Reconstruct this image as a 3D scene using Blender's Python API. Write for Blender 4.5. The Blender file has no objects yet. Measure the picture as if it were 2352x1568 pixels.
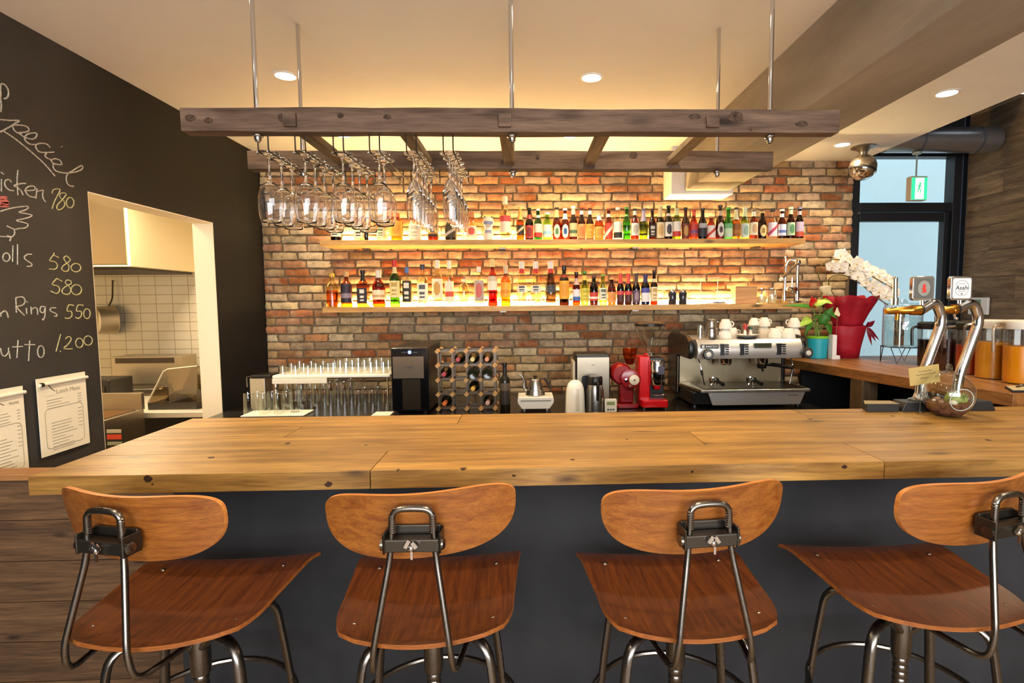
import bpy, bmesh, math, random
from mathutils import Matrix, Vector, noise
random.seed(7)
S = bpy.context.scene
COL = S.collection
# ---------------------------------------------------------------- camera
PI = math.pi
FPX, PCX, PCY = 1250.0, 1247.0, 784.0
EYE = Vector((0, 0, 1.58))
YAW, PITCH, ROLL = math.radians(1.93), math.radians(4.3), 0.0078
_f = Vector((math.sin(YAW)*math.cos(PITCH), math.cos(YAW)*math.cos(PITCH), -math.sin(PITCH)))
_r = Vector((math.cos(YAW), -math.sin(YAW), 0)); _u = _r.cross(_f)
_R = _r*math.cos(ROLL) - _u*math.sin(ROLL); _U = _u*math.cos(ROLL) + _r*math.sin(ROLL)
cam = bpy.data.cameras.new('camera'); camo = bpy.data.objects.new('camera', cam); COL.objects.link(camo)
cam.sensor_width = 36; cam.lens = FPX/2352*36; cam.shift_x = (1176-PCX)/2352; cam.shift_y = (PCY-784)/2352
cam.clip_start = 0.02
_m = Matrix(((_R.x, _U.x, -_f.x, EYE.x), (_R.y, _U.y, -_f.y, EYE.y), (_R.z, _U.z, -_f.z, EYE.z), (0, 0, 0, 1)))
camo.matrix_world = _m
S.camera = camo
def ray(px, py): return _f + _R*((px-PCX)/FPX) - _U*((py-PCY)/FPX)
def atx(px, py, X): d = ray(px, py); return EYE + d*(X/d.x)
def aty(px, py, Y): d = ray(px, py); return EYE + d*(Y/d.y)
def atz(px, py, Z): d = ray(px, py); return EYE + d*((Z-EYE.z)/d.z)
# ---------------------------------------------------------------- world, exposure, large lights
S.view_settings.view_transform = 'Standard'; S.view_settings.look = 'None'
S.view_settings.gamma = 1; S.view_settings.exposure = 0.45; S.view_settings.use_curve_mapping = False
S.cycles.transparent_max_bounces = 48; S.cycles.max_bounces = 20; S.cycles.transmission_bounces = 20; S.cycles.glossy_bounces = 6; S.cycles.sample_clamp_indirect = 6
S.cycles.caustics_reflective = False; S.cycles.caustics_refractive = False
W = bpy.data.worlds.new('world'); S.world = W; W.use_nodes = True
W.node_tree.nodes['Background'].inputs[0].default_value = (0.80, 0.87, 0.90, 1)
W.node_tree.nodes['Background'].inputs[1].default_value = 1.9
def lamp(name, kind, loc, energy, color=(1, .72, .42), rot=(0, 0, 0), **kw):
    l = bpy.data.lights.new(name, kind); l.energy = energy; l.color = color
    for k, v in kw.items(): setattr(l, k, v)
    o = bpy.data.objects.new(name, l); o.location = loc; o.rotation_euler = rot; COL.objects.link(o); return o
CEIL, STRIP_Z = 2.73, 2.68
WARM = (1, .83, .56)
# daylight through the street window behind the viewer
lamp('window_daylight', 'AREA', (0.6, -2.7, 1.7), 175, (.93, .955, 1), (PI/2, 0, 0), shape='RECTANGLE', size=4.4, size_y=1.7)
# light of the kitchen behind the doorway
lamp('kitchen_tube', 'AREA', (-3.0, 3.7, 2.5), 85, (1, .82, .56), (0, 0, 0), shape='RECTANGLE', size=1.0, size_y=.3)
# ---------------------------------------------------------------- materials
def lin(h):
    h = h.lstrip('#'); o = []
    for i in (0, 2, 4):
        s = int(h[i:i+2], 16)/255; o.append(s/12.92 if s <= .04045 else ((s+.055)/1.055)**2.4)
    return (*o, 1)
_mats = {}
def nt(name):
    m = bpy.data.materials.new(name); m.use_nodes = True; t = m.node_tree
    return m, t, t.nodes, t.links, t.nodes['Principled BSDF']
def flat(h, rough=.5, metal=0., spec=.5, emit=0.):
    k = (h, rough, metal, spec, emit)
    if k not in _mats:
        m, t, n, l, b = nt('paint_'+h.strip('#')); c = lin(h)
        b.inputs['Base Color'].default_value = c; b.inputs['Roughness'].default_value = rough
        b.inputs['Metallic'].default_value = metal; b.inputs['Specular IOR Level'].default_value = spec
        if emit: b.inputs['Emission Color'].default_value = c; b.inputs['Emission Strength'].default_value = emit
        if rough > .15 and not emit:
            x = n.new('ShaderNodeTexNoise'); x.inputs['Scale'].default_value = 35; x.inputs['Detail'].default_value = 4
            r = n.new('ShaderNodeMapRange'); r.inputs[3].default_value = max(rough-.07, .02); r.inputs[4].default_value = min(rough+.09, 1)
            l.new(x.outputs['Fac'], r.inputs[0]); l.new(r.outputs[0], b.inputs['Roughness'])
        _mats[k] = m
    return _mats[k]
def ramp(n, pts):
    r = n.new('ShaderNodeValToRGB'); e = r.color_ramp.elements
    while len(e) < len(pts): e.new(.5)
    for el, (p, c) in zip(e, pts): el.position = p; el.color = c if len(c) == 4 else (*c, 1)
    return r
def mixc(n, l, a, b, fac, mode='MIX'):
    x = n.new('ShaderNodeMix'); x.data_type = 'RGBA'; x.blend_type = mode
    for s, v in ((0, fac), (6, a), (7, b)):
        if hasattr(v, 'links') or hasattr(v, 'is_linked'): l.new(v, x.inputs[s])
        else: x.inputs[s].default_value = v
    return x.outputs[2]
def wood(name, dark, light, axis='x', scale=1.0, rough=.5, attr=False, bump=.25, knots=True, spec=.4, stretch=14, coat=0.):
    m, t, n, l, b = nt(name)
    tc = n.new('ShaderNodeTexCoord'); mp = n.new('ShaderNodeMapping'); l.new(tc.outputs['Object'], mp.inputs[0])
    off = None
    if attr:
        a = n.new('ShaderNodeAttribute'); a.attribute_name = 'tone'
        sep = n.new('ShaderNodeSeparateColor'); l.new(a.outputs['Color'], sep.inputs[0])
        cx = n.new('ShaderNodeCombineXYZ'); mm = n.new('ShaderNodeMath'); mm.operation = 'MULTIPLY'; mm.inputs[1].default_value = 37
        l.new(sep.outputs[1], mm.inputs[0])
        for i in range(3): l.new(mm.outputs[0], cx.inputs[i])
        l.new(cx.outputs[0], mp.inputs['Location'])
    sc = {'x': (1, stretch, stretch), 'y': (stretch, 1, stretch), 'z': (stretch, stretch, 1)}[axis]
    mp.inputs['Scale'].default_value = [s*scale for s in sc]
    x = n.new('ShaderNodeTexNoise'); x.inputs['Scale'].default_value = 2.2; x.inputs['Detail'].default_value = 8; x.inputs['Roughness'].default_value = .62
    x.inputs['Distortion'].default_value = .6; l.new(mp.outputs[0], x.inputs['Vector'])
    r = ramp(n, [(.30, lin(dark)), (.68, lin(light))]); l.new(x.outputs['Fac'], r.inputs[0])
    x2 = n.new('ShaderNodeTexNoise'); x2.inputs['Scale'].default_value = 14; x2.inputs['Detail'].default_value = 5; l.new(mp.outputs[0], x2.inputs['Vector'])
    r2 = ramp(n, [(.34, (.55, .52, .5)), (.60, (1, 1, 1))]); l.new(x2.outputs['Fac'], r2.inputs[0])
    c = mixc(n, l, r.outputs[0], r2.outputs[0], .55, 'MULTIPLY')
    if knots:
        m2 = n.new('ShaderNodeMapping'); l.new(tc.outputs['Object'], m2.inputs[0])
        if attr: l.new(cx.outputs[0], m2.inputs['Location'])
        m2.inputs['Scale'].default_value = [{1: 3.0}.get(s, 9.0)*scale for s in sc]
        v = n.new('ShaderNodeTexVoronoi'); l.new(m2.outputs[0], v.inputs['Vector']); v.inputs['Scale'].default_value = 1
        r3 = ramp(n, [(.04*knots, (.10, .07, .05)), (.14*knots, (1, 1, 1))]); l.new(v.outputs['Distance'], r3.inputs[0])
        c = mixc(n, l, c, r3.outputs[0], .85, 'MULTIPLY')
    if attr: c = mixc(n, l, c, mixc(n, l, (.5, .5, .5, 1), (1.35, 1.35, 1.35, 1), sep.outputs[0]), 1.0, 'MULTIPLY')
    l.new(c, b.inputs['Base Color']); b.inputs['Roughness'].default_value = rough; b.inputs['Specular IOR Level'].default_value = spec
    if coat: b.inputs['Coat Weight'].default_value = coat; b.inputs['Coat Roughness'].default_value = .18
    bp = n.new('ShaderNodeBump'); bp.inputs['Strength'].default_value = bump; bp.inputs['Distance'].default_value = .004
    l.new(x2.outputs['Fac'], bp.inputs['Height']); l.new(bp.outputs[0], b.inputs['Normal'])
    return m
def mottled(name, a, b_, scale=3, rough=.8, bump=.2, stretch=(1, 1, 1), spec=.3, detail=8):
    m, t, n, l, b = nt(name)
    tc = n.new('ShaderNodeTexCoord'); mp = n.new('ShaderNodeMapping'); l.new(tc.outputs['Object'], mp.inputs[0]); mp.inputs['Scale'].default_value = stretch
    x = n.new('ShaderNodeTexNoise'); x.inputs['Scale'].default_value = scale; x.inputs['Detail'].default_value = detail; x.inputs['Roughness'].default_value = .6; l.new(mp.outputs[0], x.inputs['Vector'])
    r = ramp(n, [(.32, lin(a)), (.68, lin(b_))]); l.new(x.outputs['Fac'], r.inputs[0]); l.new(r.outputs[0], b.inputs['Base Color'])
    b.inputs['Roughness'].default_value = rough; b.inputs['Specular IOR Level'].default_value = spec
    if bump:
        y = n.new('ShaderNodeTexNoise'); y.inputs['Scale'].default_value = scale*14; y.inputs['Detail'].default_value = 5; l.new(mp.outputs[0], y.inputs['Vector'])
        bp = n.new('ShaderNodeBump'); bp.inputs['Strength'].default_value = bump; bp.inputs['Distance'].default_value = .004
        l.new(y.outputs['Fac'], bp.inputs['Height']); l.new(bp.outputs[0], b.inputs['Normal'])
    return m
def glass(name, h='#ffffff', fac=1.0, rough=.02, ior=1.45, base=0.0):
    k = ('glass', h, fac, rough, base)
    if k not in _mats:
        m = bpy.data.materials.new(name); m.use_nodes = True; t = m.node_tree; n, l = t.nodes, t.links
        n.remove(n['Principled BSDF']); out = n['Material Output']
        tr = n.new('ShaderNodeBsdfTransparent'); tr.inputs[0].default_value = lin(h)
        gl = n.new('ShaderNodeBsdfGlossy'); gl.inputs['Roughness'].default_value = rough; gl.inputs[0].default_value = (1, 1, 1, 1)
        fr = n.new('ShaderNodeLayerWeight'); fr.inputs[0].default_value = .5
        pw = n.new('ShaderNodeMath'); pw.operation = 'POWER'; pw.inputs[1].default_value = 3.2; l.new(fr.outputs['Facing'], pw.inputs[0])
        mu = n.new('ShaderNodeMath'); mu.operation = 'MULTIPLY_ADD'; mu.inputs[1].default_value = .62*fac; mu.inputs[2].default_value = .045*fac+base; mu.use_clamp = True
        l.new(pw.outputs[0], mu.inputs[0]); mx = n.new('ShaderNodeMixShader'); l.new(mu.outputs[0], mx.inputs[0])
        l.new(tr.outputs[0], mx.inputs[1]); l.new(gl.outputs[0], mx.inputs[2]); l.new(mx.outputs[0], out.inputs[0])
        _mats[k] = m
    return _mats[k]
# ---------------------------------------------------------------- mesh building
class MB:
    def __init__(s): s.v, s.f, s.m, s.c = [], [], [], []; s.M = Matrix.Identity(4); s.tone = None
    def add(s, vs, fs, m=0):
        o = len(s.v)
        for p in vs: s.v.append(tuple(s.M @ Vector(p))); s.c.append(s.tone)
        for q in fs: s.f.append([i+o for i in q]); s.m.append(m)
        return s
    def box(s, x0, x1, y0, y1, z0, z1, m=0):
        if x0 > x1: x0, x1 = x1, x0
        if y0 > y1: y0, y1 = y1, y0
        if z0 > z1: z0, z1 = z1, z0
        return s.add([(x0, y0, z0), (x1, y0, z0), (x1, y1, z0), (x0, y1, z0), (x0, y0, z1), (x1, y0, z1), (x1, y1, z1), (x0, y1, z1)],
                     [(3, 2, 1, 0), (4, 5, 6, 7), (0, 1, 5, 4), (1, 2, 6, 5), (2, 3, 7, 6), (3, 0, 4, 7)], m)
    def bar(s, c, sx, sy, sz, rot=None, m=0):
        k = s.M; s.M = k @ Matrix.Translation(c) @ (rot.to_4x4() if rot else Matrix.Identity(4))
        s.box(-sx/2, sx/2, -sy/2, sy/2, -sz/2, sz/2, m); s.M = k; return s
    def tube(s, pts, r, n=8, m=0, closed=False, flat_=1.0):
        P = [Vector(p) for p in pts]; N = len(P); vs = []
        rr = r if isinstance(r, (list, tuple)) else [r]*N
        up = None
        for i, p in enumerate(P):
            if closed: d = P[(i+1) % N]-P[i-1]
            else: d = P[min(i+1, N-1)]-P[max(i-1, 0)]
            d.normalize()
            if up is None:
                up = Vector((0, 0, 1)) if abs(d.z) < .9 else Vector((1, 0, 0))
            a = d.cross(up); a.normalize(); b = a.cross(d); b.normalize(); up = b
            for k in range(n):
                t = 2*PI*k/n; vs.append(p + a*(rr[i]*math.cos(t)) + b*(rr[i]*flat_*math.sin(t)))
        fs = []
        for i in range(N if closed else N-1):
            j = (i+1) % N
            for k in range(n): fs.append((i*n+k, i*n+(k+1) % n, j*n+(k+1) % n, j*n+k))
        if not closed: fs.append(tuple(reversed(range(n)))); fs.append(tuple((N-1)*n+k for k in range(n)))
        return s.add(vs, fs, m)
    def lathe(s, prof, n=16, c=(0, 0, 0), m=0, a0=0., a1=2*PI, sx=1., sy=1., mats=None):
        full = abs(a1-a0-2*PI) < 1e-6; k = n if full else n+1; vs, fs, ms = [], [], []
        for (r, z) in prof:
            for i in range(k):
                t = a0+(a1-a0)*i/n; vs.append((c[0]+r*sx*math.cos(t), c[1]+r*sy*math.sin(t), c[2]+z))
        for j in range(len(prof)-1):
            for i in range(n):
                q = (i+1) % k
                a = (j*k+i, j*k+q, (j+1)*k+q, (j+1)*k+i)
                s_ = a
                if prof[j][0] < 1e-6: s_ = (a[0], a[2], a[3])
                elif prof[j+1][0] < 1e-6: s_ = (a[0], a[1], a[2])
                fs.append(s_); ms.append(mats[j] if mats else m)
        o = len(s.f); s.add(vs, fs, m)
        s.m[o:] = ms
        return s
    def prism(s, poly, d, m=0, plane='xz', o=0.):
        # polygon extruded by d; plane says which axes the polygon uses
        def P(a, b, c): return {'xz': (a, c, b), 'xy': (a, b, c), 'yz': (c, a, b)}[plane]
        n = len(poly); vs = [P(a, b, o) for a, b in poly]+[P(a, b, o+d) for a, b in poly]
        fs = [tuple(range(n)), tuple(reversed(range(n, 2*n)))]+[(i, n+i, n+(i+1) % n, (i+1) % n) for i in range(n)]
        return s.add(vs, fs, m)
    def ball(s, c, r, n=16, k=10, m=0, sx=1, sy=1, sz=1):
        pr = [(max(r*math.sin(PI*i/k), 1e-7 if 0 < i < k else 0), -r*sz*math.cos(PI*i/k)) for i in range(k+1)]
        return s.lathe(pr, n, c, m, sx=sx, sy=sy)
    def build(s, name, mats, parent=None, smooth=True, angle=40, bevel=0., seg=2, loc=None, solid=0.):
        me = bpy.data.meshes.new(name); me.from_pydata(s.v, [], s.f)
        if not isinstance(mats, (list, tuple)): mats = [mats]
        for x in mats: me.materials.append(x)
        if len(mats) > 1: me.polygons.foreach_set('material_index', s.m)
        if any(c is not None for c in s.c):
            a = me.color_attributes.new('tone', 'FLOAT_COLOR', 'POINT')
            for i, c in enumerate(s.c): a.data[i].color = c if c and len(c) == 4 else (*(c or (.5, .5, .5)), 1)
        bm = bmesh.new(); bm.from_mesh(me); bmesh.ops.recalc_face_normals(bm, faces=bm.faces[:]); bm.to_mesh(me); bm.free()
        if smooth:
            me.polygons.foreach_set('use_smooth', [True]*len(me.polygons)); me.set_sharp_from_angle(angle=math.radians(angle))
        me.update()
        o = bpy.data.objects.new(name, me); COL.objects.link(o)
        if parent: o.parent = parent
        if loc: o.location = loc
        if solid:
            md = o.modifiers.new('thickness', 'SOLIDIFY'); md.thickness = solid; md.offset = 0
        if bevel:
            b = o.modifiers.new('edge', 'BEVEL'); b.width = bevel; b.segments = seg; b.limit_method = 'ANGLE'; b.angle_limit = math.radians(40)
            b.harden_normals = True
        return o
def tag(o, label, cat, group=None, kind=None):
    o['label'] = label; o['category'] = cat
    if group: o['group'] = group
    if kind: o['kind'] = kind
    return o
def thing(name, label, cat, loc=(0, 0, 0), rz=0., group=None):
    o = bpy.data.objects.new(name, None); COL.objects.link(o); o.empty_display_size = .05
    o.location = loc; o.rotation_euler = (0, 0, rz); return tag(o, label, cat, group)
def struct(o): o['kind'] = 'structure'; return o
def wmb(t):
    M = MB(); M.M = Matrix.Translation(-t.location); return M
def copy_tree(o, loc=None, rz=None, parent=None):
    c = o.copy(); COL.objects.link(c)
    if parent: c.parent = parent
    if loc is not None: c.location = loc
    if rz is not None: c.rotation_euler = (0, 0, rz)
    for ch in list(o.children): copy_tree(ch, parent=c)
    return c
def arc(c, r, a0, a1, n, plane='xz'):
    o = []
    for i in range(n+1):
        t = a0+(a1-a0)*i/n; p, q = r*math.cos(t), r*math.sin(t)
        o.append({'xz': (c[0]+p, c[1], c[2]+q), 'xy': (c[0]+p, c[1]+q, c[2]), 'yz': (c[0], c[1]+p, c[2]+q)}[plane])
    return o
def rrect(w, h, r, n=4, cx=0, cy=0):
    o = []
    for sx, sy, a in ((1, -1, -PI/2), (1, 1, 0), (-1, 1, PI/2), (-1, -1, PI)):
        for i in range(n+1):
            t = a+PI/2*i/n; o.append((cx+sx*(w/2-r)+r*math.cos(t), cy+sy*(h/2-r)+r*math.sin(t)))
    return o
def fillet(pts, r, n=5):
    P = [Vector(p) for p in pts]; o = [P[0]]
    for i in range(1, len(P)-1):
        a, b = (P[i-1]-P[i]), (P[i+1]-P[i]); d = min(r, a.length*.48, b.length*.48)
        p0, p1 = P[i]+a.normalized()*d, P[i]+b.normalized()*d
        for k in range(n+1):
            t = k/n; o.append(p0*(1-t)**2+P[i]*2*t*(1-t)+p1*t*t)
    o.append(P[-1]); return o
CHROME = flat('#d8d8d8', .08, 1.0); STEEL = flat('#b9b6ae', .28, 1.0); GUN = flat('#77716a', .27, 1.0); BLACK = flat('#0c0c0d', .35)
WHITE = flat('#e9e4da', .45); BRASS = flat('#c98f3c', .25, 1.0); BRUSHED = flat('#c9c4ba', .36, 1.0)
GLS = glass('clear_glass', '#f7faf8', 1.6, .02, 1.5, .04)
m, t, n, l, b = nt('crystal_glass'); b.inputs['Base Color'].default_value = (1, 1, 1, 1); b.inputs['Roughness'].default_value = 0; b.inputs['IOR'].default_value = 1.45; b.inputs['Transmission Weight'].default_value = 1
CRYSTAL = m
# ---------------------------------------------------------------- the setting
XL, XR, YB, YF = -2.05, 3.62, 4.40, -2.9
plaster = mottled('cream_ceiling_plaster', '#e6dcd0', '#ece4d9', 1.2, .85, .04)
m, t, n, l, b = nt('blackboard_paint')
tc = n.new('ShaderNodeTexCoord'); x = n.new('ShaderNodeTexNoise'); x.inputs['Scale'].default_value = 1.6; x.inputs['Detail'].default_value = 7; l.new(tc.outputs['Object'], x.inputs['Vector'])
sp = n.new('ShaderNodeSeparateXYZ'); l.new(tc.outputs['Object'], sp.inputs[0])
q = n.new('ShaderNodeMapRange'); q.inputs[1].default_value = 3.05; q.inputs[2].default_value = 2.55; l.new(sp.outputs['Y'], q.inputs[0])
mm = n.new('ShaderNodeMath'); mm.operation = 'MULTIPLY'; l.new(q.outputs[0], mm.inputs[0]); l.new(x.outputs['Fac'], mm.inputs[1])
r = ramp(n, [(.05, lin('#171615')), (.75, lin('#423e3a'))]); l.new(mm.outputs[0], r.inputs[0]); l.new(r.outputs[0], b.inputs['Base Color'])
b.inputs['Roughness'].default_value = .7; b.inputs['Specular IOR Level'].default_value = .25
black_wall = m
M = MB(); M.box(XL-.14, 4.6, YF, 7.0, -.06, 0); struct(M.build('floor', wood('floor_boards', '#8a7054', '#b09474', 'x', 1, .5), smooth=False))
# ceilings: main over the bar, lower strip right of the beam, dark high ceiling at far right
M = MB(); M.box(XL-.14, 1.25, YF, YB+.1, CEIL, CEIL+.1); struct(M.build('ceiling', plaster, smooth=False))
M = MB(); M.box(1.55, 2.71, YF, YB+.1, STRIP_Z, STRIP_Z+.55); struct(M.build('ceiling_strip', mottled('white_ceiling_plaster', '#eae7e2', '#f2efea', 1.2, .85, .03), smooth=False))
M = MB(); M.box(2.6, 4.6, YF, 4.72, 3.1, 3.2); struct(M.build('ceiling_dark', flat('#161514', .8), smooth=False))
# concrete beam with board marks, running to the back wall
conc = mottled('board_marked_concrete', '#857b6d', '#aca191', 2.2, .75, .35, (1.5, .35, 1.5))
M = MB(); M.box(1.225, 1.565, YF, YB+.02, 2.40, 2.95); struct(M.build('trim_1', conc, smooth=False, bevel=.008))
M = MB(); M.box(1.12, 1.60, 4.16, YB+.03, 2.375, 2.95); struct(M.build('trim_2', plaster, smooth=False, bevel=.01))
# left wall with doorway
DY0, DY1, DZ = 2.68, 3.72, 2.11
M = MB(); T = XL-.13
M.box(T, XL, YF, DY0, 0, CEIL); M.box(T, XL, DY0, DY1, DZ, CEIL); M.box(T, XL, DY1, YB+.1, 0, CEIL)
struct(M.build('wall_left', black_wall, smooth=False))
cream = flat('#f1e2c4', .6)
M = MB(); e = .006
M.box(T-.004, XL-.002, DY0-.001, DY0+e, 0, DZ-e); M.box(T-.004, XL-.002, DY1-e, DY1+.001, 0, DZ-e); M.box(T-.004, XL-.002, DY0-.001, DY1+.001, DZ-e, DZ+.001)
struct(M.build('trim_3', cream, smooth=False))
# brick back wall: every brick modelled in one wall mesh over mortar
pal = ['#d8bc8a', '#cbb083', '#a3683f', '#b9774f', '#a98a5e', '#b98a66', '#c4a378', '#ad8062', '#cfb48c', '#a87a54', '#c08a5e', '#c7a684', '#a5633e', '#b89c7a', '#bf8560', '#a98f70', '#d4bc96', '#c8ac82', '#b49a7a', '#c29a6c']
m, t, n, l, b = nt('old_brick')
a = n.new('ShaderNodeAttribute'); a.attribute_name = 'tone'
tc = n.new('ShaderNodeTexCoord'); x = n.new('ShaderNodeTexNoise'); x.inputs['Scale'].default_value = 16; x.inputs['Detail'].default_value = 9; x.inputs['Roughness'].default_value = .7; l.new(tc.outputs['Object'], x.inputs['Vector'])
r = ramp(n, [(.34, (.62, .59, .56)), (.52, (.95, .95, .95)), (.70, (1.25, 1.2, 1.1))]); l.new(x.outputs['Fac'], r.inputs[0])
x3 = n.new('ShaderNodeTexNoise'); x3.inputs['Scale'].default_value = 7; x3.inputs['Detail'].default_value = 6; l.new(tc.outputs['Object'], x3.inputs['Vector'])
r3 = ramp(n, [(.52, (0, 0, 0)), (.66, (1, 1, 1))]); l.new(x3.outputs['Fac'], r3.inputs[0])
c = mixc(n, l, a.outputs['Color'], lin('#d3b892'), r3.outputs[0])
c = mixc(n, l, a.outputs['Color'], c, .45)
l.new(mixc(n, l, c, r.outputs[0], 1.0, 'MULTIPLY'), b.inputs['Base Color']); b.inputs['Roughness'].default_value = .88; b.inputs['Specular IOR Level'].default_value = .15
bp = n.new('ShaderNodeBump'); bp.inputs['Strength'].default_value = .6; bp.inputs['Distance'].default_value = .008; l.new(x.outputs['Fac'], bp.inputs['Height']); l.new(bp.outputs[0], b.inputs['Normal'])
brick_m = m
mortar = mottled('grey_mortar', '#6c5b45', '#87745a', 14, .95, .5)
M = MB(); WX1 = 2.665
M.box(XL, WX1, YB, YB+.12, 0, 2.95, m=1)
rng = random.Random(3); z = .62; row = 0
while z < 2.74:
    h = .0646; xx = XL-.12+(.1 if row % 2 else 0)+rng.uniform(-.03, .03)
    while xx < WX1:
        L = rng.uniform(.185, .212) if rng.random() > .12 else rng.uniform(.09, .12)
        x0, x1 = max(xx, XL+.004), min(xx+L-.017, WX1-.001)
        if x1-x0 > .03:
            tone = lin(rng.choice(pal)); k = rng.uniform(.8, 1.15); M.tone = (tone[0]*k, tone[1]*k, tone[2]*k)
            nx, nz = 5, 3; dep = rng.uniform(.012, .024); vs, fs = [], []
            zz0, zz1 = z+rng.uniform(.005, .0085), z+h-rng.uniform(.005, .0085)
            for j in range(nz+1):
                for i in range(nx+1):
                    ex = i in (0, nx); ez = j in (0, nz)
                    px_ = x0+(x1-x0)*i/nx; pz = zz0+(zz1-zz0)*j/nz
                    if ez: pz += rng.uniform(-.0035, .0035)
                    if ex: px_ += rng.uniform(-.004, .004)
                    y = YB-dep+rng.uniform(-.002, .002)+(.005 if ex or ez else 0)+(.004 if ex and ez else 0)
                    vs.append((px_, y, pz))
            q = lambda i, j: j*(nx+1)+i
            for j in range(nz):
                for i in range(nx): fs.append((q(i, j), q(i+1, j), q(i+1, j+1), q(i, j+1)))
            ring = [q(i, 0) for i in range(nx+1)]+[q(nx, j) for j in range(1, nz+1)]+[q(i, nz) for i in range(nx-1, -1, -1)]+[q(0, j) for j in range(nz-1, 0, -1)]
            bo = len(vs); vs += [(vs[i][0], YB+.004, vs[i][2]) for i in ring]
            for i in range(len(ring)): fs.append((ring[i], bo+i, bo+(i+1) % len(ring), ring[(i+1) % len(ring)]))
            M.add(vs, fs, 0)
        xx += L
    z += h; row += 1
struct(M.build('wall_back', [brick_m, mortar], angle=50))
# right wall clad in weathered boards
clad = wood('weathered_board', '#5c4c3c', '#9a8468', 'y', 1.0, .75, True, .5, True, .3, 9)
M = MB(); M.box(XR+.02, XR+.12, YF, 4.62, 0, 3.1, m=1); z = 0.0; rng = random.Random(5)
while z < 3.1:
    h = rng.choice((.14, .17, .20, .23)); y = YF
    while y < 4.6:
        L = rng.uniform(.8, 1.9); M.tone = (rng.uniform(.1, .75), rng.random(), 0)
        M.box(XR-rng.uniform(0, .008), XR+.022, y+.001, min(y+L, 4.6)-.001, z+.0012, min(z+h, 3.1)-.0012); y += L
    z += h
struct(M.build('wall_right', [clad, BLACK], smooth=False))
# street side wall behind the viewer with its wide window opening
M = MB(); M.box(XL-.14, -1.7, YF-.1, YF, 0, 3.1); M.box(2.9, 4.6, YF-.1, YF, 0, 3.1); M.box(-1.7, 2.9, YF-.1, YF, 0, .75); M.box(-1.7, 2.9, YF-.1, YF, 2.6, 3.1)
struct(M.build('wall_front', plaster, smooth=False))
# glazed door with transom in dark frames
frame = flat('#17171b', .4); DYF = 4.42
def fx(px, Y=DYF): return aty(px, 560, Y).x
def fz(py, Y=DYF, px=2070): return aty(px, py, Y).z
d = thing('door_1', 'black framed glass door', 'door', (0, 0, 0)); d['kind'] = 'structure'; del d['label']; del d['category']
x0, x1 = fx(1958), fx(2172); xr = XR+.0
zt, z1, z2, z3 = fz(340), fz(466), fz(486), fz(508)
M = MB(); Y0, Y1 = 4.40, 4.50
M.box(WX1, fx(1968), Y0, Y1, 0, 3.1); M.box(fx(2180), fx(2198), Y0, Y1, 0, 3.1)
M.box(fx(1968), fx(2180), Y0, Y1, z1, z2); M.box(fx(1968), fx(2180), Y0, Y1, 2.72, 3.1)
M.box(fx(2198), fx(2208), Y0+.03, Y1, 0, 3.1, m=1); M.box(fx(2208), xr+.02, Y0-.01, Y1, 0, 3.1)
M.build('door_frame', [frame, flat('#3d4650', .4)], d, bevel=.004)
M = MB(); xa, xb = fx(1960)+.012, fx(2179)-.008
M.box(xa, fx(1973), Y0+.02, Y1-.02, .02, z2-.006); M.box(fx(2166), xb, Y0+.02, Y1-.02, .02, z2-.006); M.box(fx(1973), fx(2166), Y0+.02, Y1-.02, z3, z2-.006); M.box(fx(1973), fx(2166), Y0+.02, Y1-.02, .02, .25)
M.build('door_leaf', frame, d, bevel=.004)
pane = glass('door_glass', '#eef6f8', .9, .01)
M = MB(); M.box(fx(1972), fx(2167), Y0+.045, Y0+.053, .24, z3+.01); M.build('pane', pane, d, smooth=False)
M = MB(); M.box(fx(1967), fx(2181), Y0+.045, Y0+.053, z2-.01, 2.73); M.build('transom_pane', pane, d, smooth=False)
M = MB(); M.lathe([(.0, -.012), (.010, -.012), (.010, 0), (0, 0)], 12); o = M.build('closer_screw', STEEL, d, loc=(fx(1967), Y0-.001, fz(490, px=1967))); o.rotation_euler = (PI/2, 0, 0)
# pale building wall across the lane, under open sky
M = MB(); M.box(0.5, 9, 6.6, 6.8, 0, 6); struct(M.build('wall_outside', mottled('pale_render', '#b9c6cb', '#c2cfd3', .8, .9, .1), smooth=False))
M = MB(); M.box(0.5, 9, 6.52, 6.62, 2.62, 2.68); struct(M.build('trim_4', flat('#dfe8ea', .6), smooth=False))
# kitchen shell behind the doorway
KY = 5.1
m, t, n, l, b = nt('white_tiles')
tc = n.new('ShaderNodeTexCoord'); mp = n.new('ShaderNodeMapping'); l.new(tc.outputs['Object'], mp.inputs[0]); mp.inputs['Rotation'].default_value = (PI/2, 0, 0)
br = n.new('ShaderNodeTexBrick'); l.new(mp.outputs[0], br.inputs[0]); br.offset = 0; br.inputs['Color1'].default_value = lin('#e9dfc9'); br.inputs['Color2'].default_value = lin('#e2d7bf'); br.inputs['Mortar'].default_value = lin('#a3957c')
br.inputs['Scale'].default_value = 1; br.inputs['Mortar Size'].default_value = .0028; br.inputs['Brick Width'].default_value = .146; br.inputs['Row Height'].default_value = .083
l.new(br.outputs['Color'], b.inputs['Base Color']); b.inputs['Roughness'].default_value = .25
M = MB(); M.box(-4.6, XL-.13, KY, KY+.1, 0, 2.75); struct(M.build('wall_kitchen', m, smooth=False))
M = MB(); M.box(-4.7, -4.6, 1.8, KY+.1, 0, 2.75); M.box(XL-.13, XL-.02, YB+.1, KY+.1, 0, 2.75); M.box(-4.6, XL-.13, 1.7, 1.8, 0, 2.75); struct(M.build('wall_kitchen_side', cream, smooth=False))
M = MB(); M.box(-4.7, XL-.13, 1.7, KY+.1, 2.65, 2.75); struct(M.build('ceiling_kitchen', cream, smooth=False))
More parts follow.
